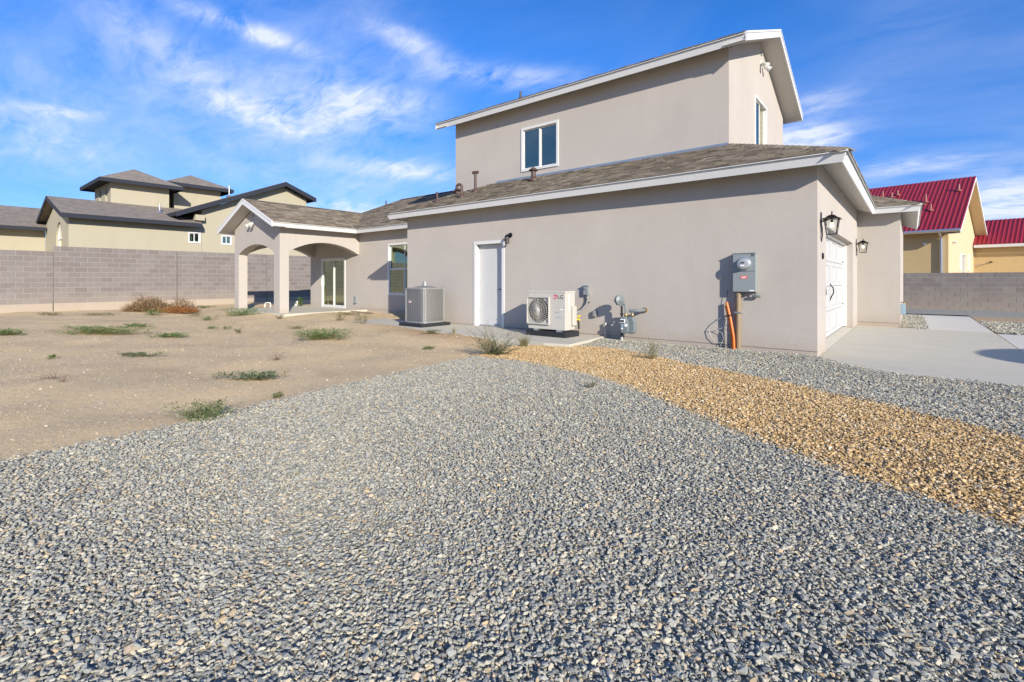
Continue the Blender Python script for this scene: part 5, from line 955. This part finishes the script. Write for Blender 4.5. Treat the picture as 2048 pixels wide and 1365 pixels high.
def ribs(parent, a, b_, c, d, step, mat='red_metal'):
    """standing ribs on a slope; a,b along the eave, d,c along the ridge"""
    a, b_, c, d = map(Vector, (a, b_, c, d)); n = max(2, int((b_ - a).length / step)); nn = (b_ - a).cross(d - a).normalized()
    MB().prism([a, b_, c, d], nn * -.03).build('roof', mat, parent); e = (b_ - a).normalized()
    for i in range(n + 1):
        t_ = i / n; p = a + (b_ - a) * t_; q = d + (c - d) * t_; MB().add([p - e * .045, p - e * .02 + nn * .026, p + e * .02 + nn * .026, p + e * .045, q - e * .045, q - e * .02 + nn * .026, q + e * .02 + nn * .026, q + e * .045], [(0, 1, 5, 4), (1, 2, 6, 5), (2, 3, 7, 6), (3, 2, 1, 0)]).build('roof_rib', mat, parent, fix=False)
ZR = 6.95
ribs(N2, ro(-9, -.55, 3.72), ro(.5, -.55, 3.72), ro(.5, 4.2, ZR), ro(-9, 4.2, ZR), .19); MB().prism([ro(.5, 8.95, 3.72), ro(-9, 8.95, 3.72), ro(-9, 4.2, ZR), ro(.5, 4.2, ZR)], (0, 0, -.03)).build('roof', 'red_metal', N2)
ribs(N2, ro(.05, 7.45, 3.34), ro(8, 7.45, 3.34), ro(8, 9.9, 4.98), ro(.05, 9.9, 4.98), .19)
for a, b_ in ((ro(.5, -.55, 3.71), ro(.5, 4.2, ZR - .01)), (ro(.5, 4.2, ZR - .01), ro(.5, 8.95, 3.71))): MB().prism([a, b_, b_ - Vector((0, 0, .17)), a - Vector((0, 0, .17))], UU * .04).build('fascia', 'trim_white', N2); MB().prism([a - Vector((0, 0, .19)), b_ - Vector((0, 0, .19)), b_ - Vector((0, 0, .19)) - UU * .5, a - Vector((0, 0, .19)) - UU * .5], (0, 0, .02)).build('soffit', YP, N2)
MB().prism([ro(.06, 7.44, 3.33), ro(8, 7.44, 3.33), ro(8, 7.44, 3.16), ro(.06, 7.44, 3.16)], -VV * .04).build('fascia', 'trim_white', N2)
MB().prism([ro(-9, -.56, 3.74), ro(-9, -.68, 3.76), ro(-9, -.70, 3.68), ro(-9, -.62, 3.60), ro(-9, -.56, 3.60)], UU * 9.52).build('gutter', 'galv', N2); MB().tube([ro(-.25, -.6, 3.62), ro(-.25, -.45, 3.45), ro(-.25, -.08, 3.35), ro(-.25, -.08, 0)], .055, 8).build('downpipe', 'galv', N2, True)
MB().prism([ro(-9, -.55, 3.56), ro(.0, -.55, 3.56), ro(0, 0, 3.6), ro(-9, 0, 3.6)], (0, 0, .02)).build('soffit', YW_, N2)
for u, v, h in ((.0, 2.9, .35), (-.9, 1.25, .35), (-1.25, 2.1, .45), (-2.7, 3.1, .3), (-3.4, 3.0, .4), (-2.95, 2.95, .3)):
    z = 3.72 + (v + .55) * (ZR - 3.72) / 4.75; m = MB(); m.lathe(ro(u, v, z - .02), (0, 0, 1), [(.14, 0), (.12, .06), (.055, .10), (.05, h)], 10); m.build('vent_pipe', 'vent_red', N2, True)

window(FT, DG, N2, (0, .5, 1), None, .06, room=(1.5, .2, .1, 2.8))
for a, b_ in ((3.0, 3.35), (5.7, 6.1)): MB().fbox(FT, a, b_, 1.75, 2.75, .0, .06).build('shutter', 'pvc_white', N2)
m = MB(); m.lathe(FX(.75, 2.3, .0), FX.n, [(.05, 0), (.05, .06)], 10); m.tube([FX(.75, 2.3, .05), FX(.85, 2.28, .25)], .02, 6); m.build('lamp', 'black_metal', N2, True); MB().tube([FX(.05, 2.12, .02), FX(.5, 2.2, .03), FX(.75, 2.28, .03)], .012, 6).build('cable', 'cable_grey', N2)
MB().lathe(FT(1.1, 3.2, 0), FT.n, [(.06, 0), (.08, .1), (.06, .16)], 10).build('floodlight', 'frame_white', N2, True); MB().lathe(FR_(-.9, 3.1, 0), FR_.n, [(.06, 0), (.09, .12), (.06, .2)], 10).build('floodlight', 'frame_white', N2, True)
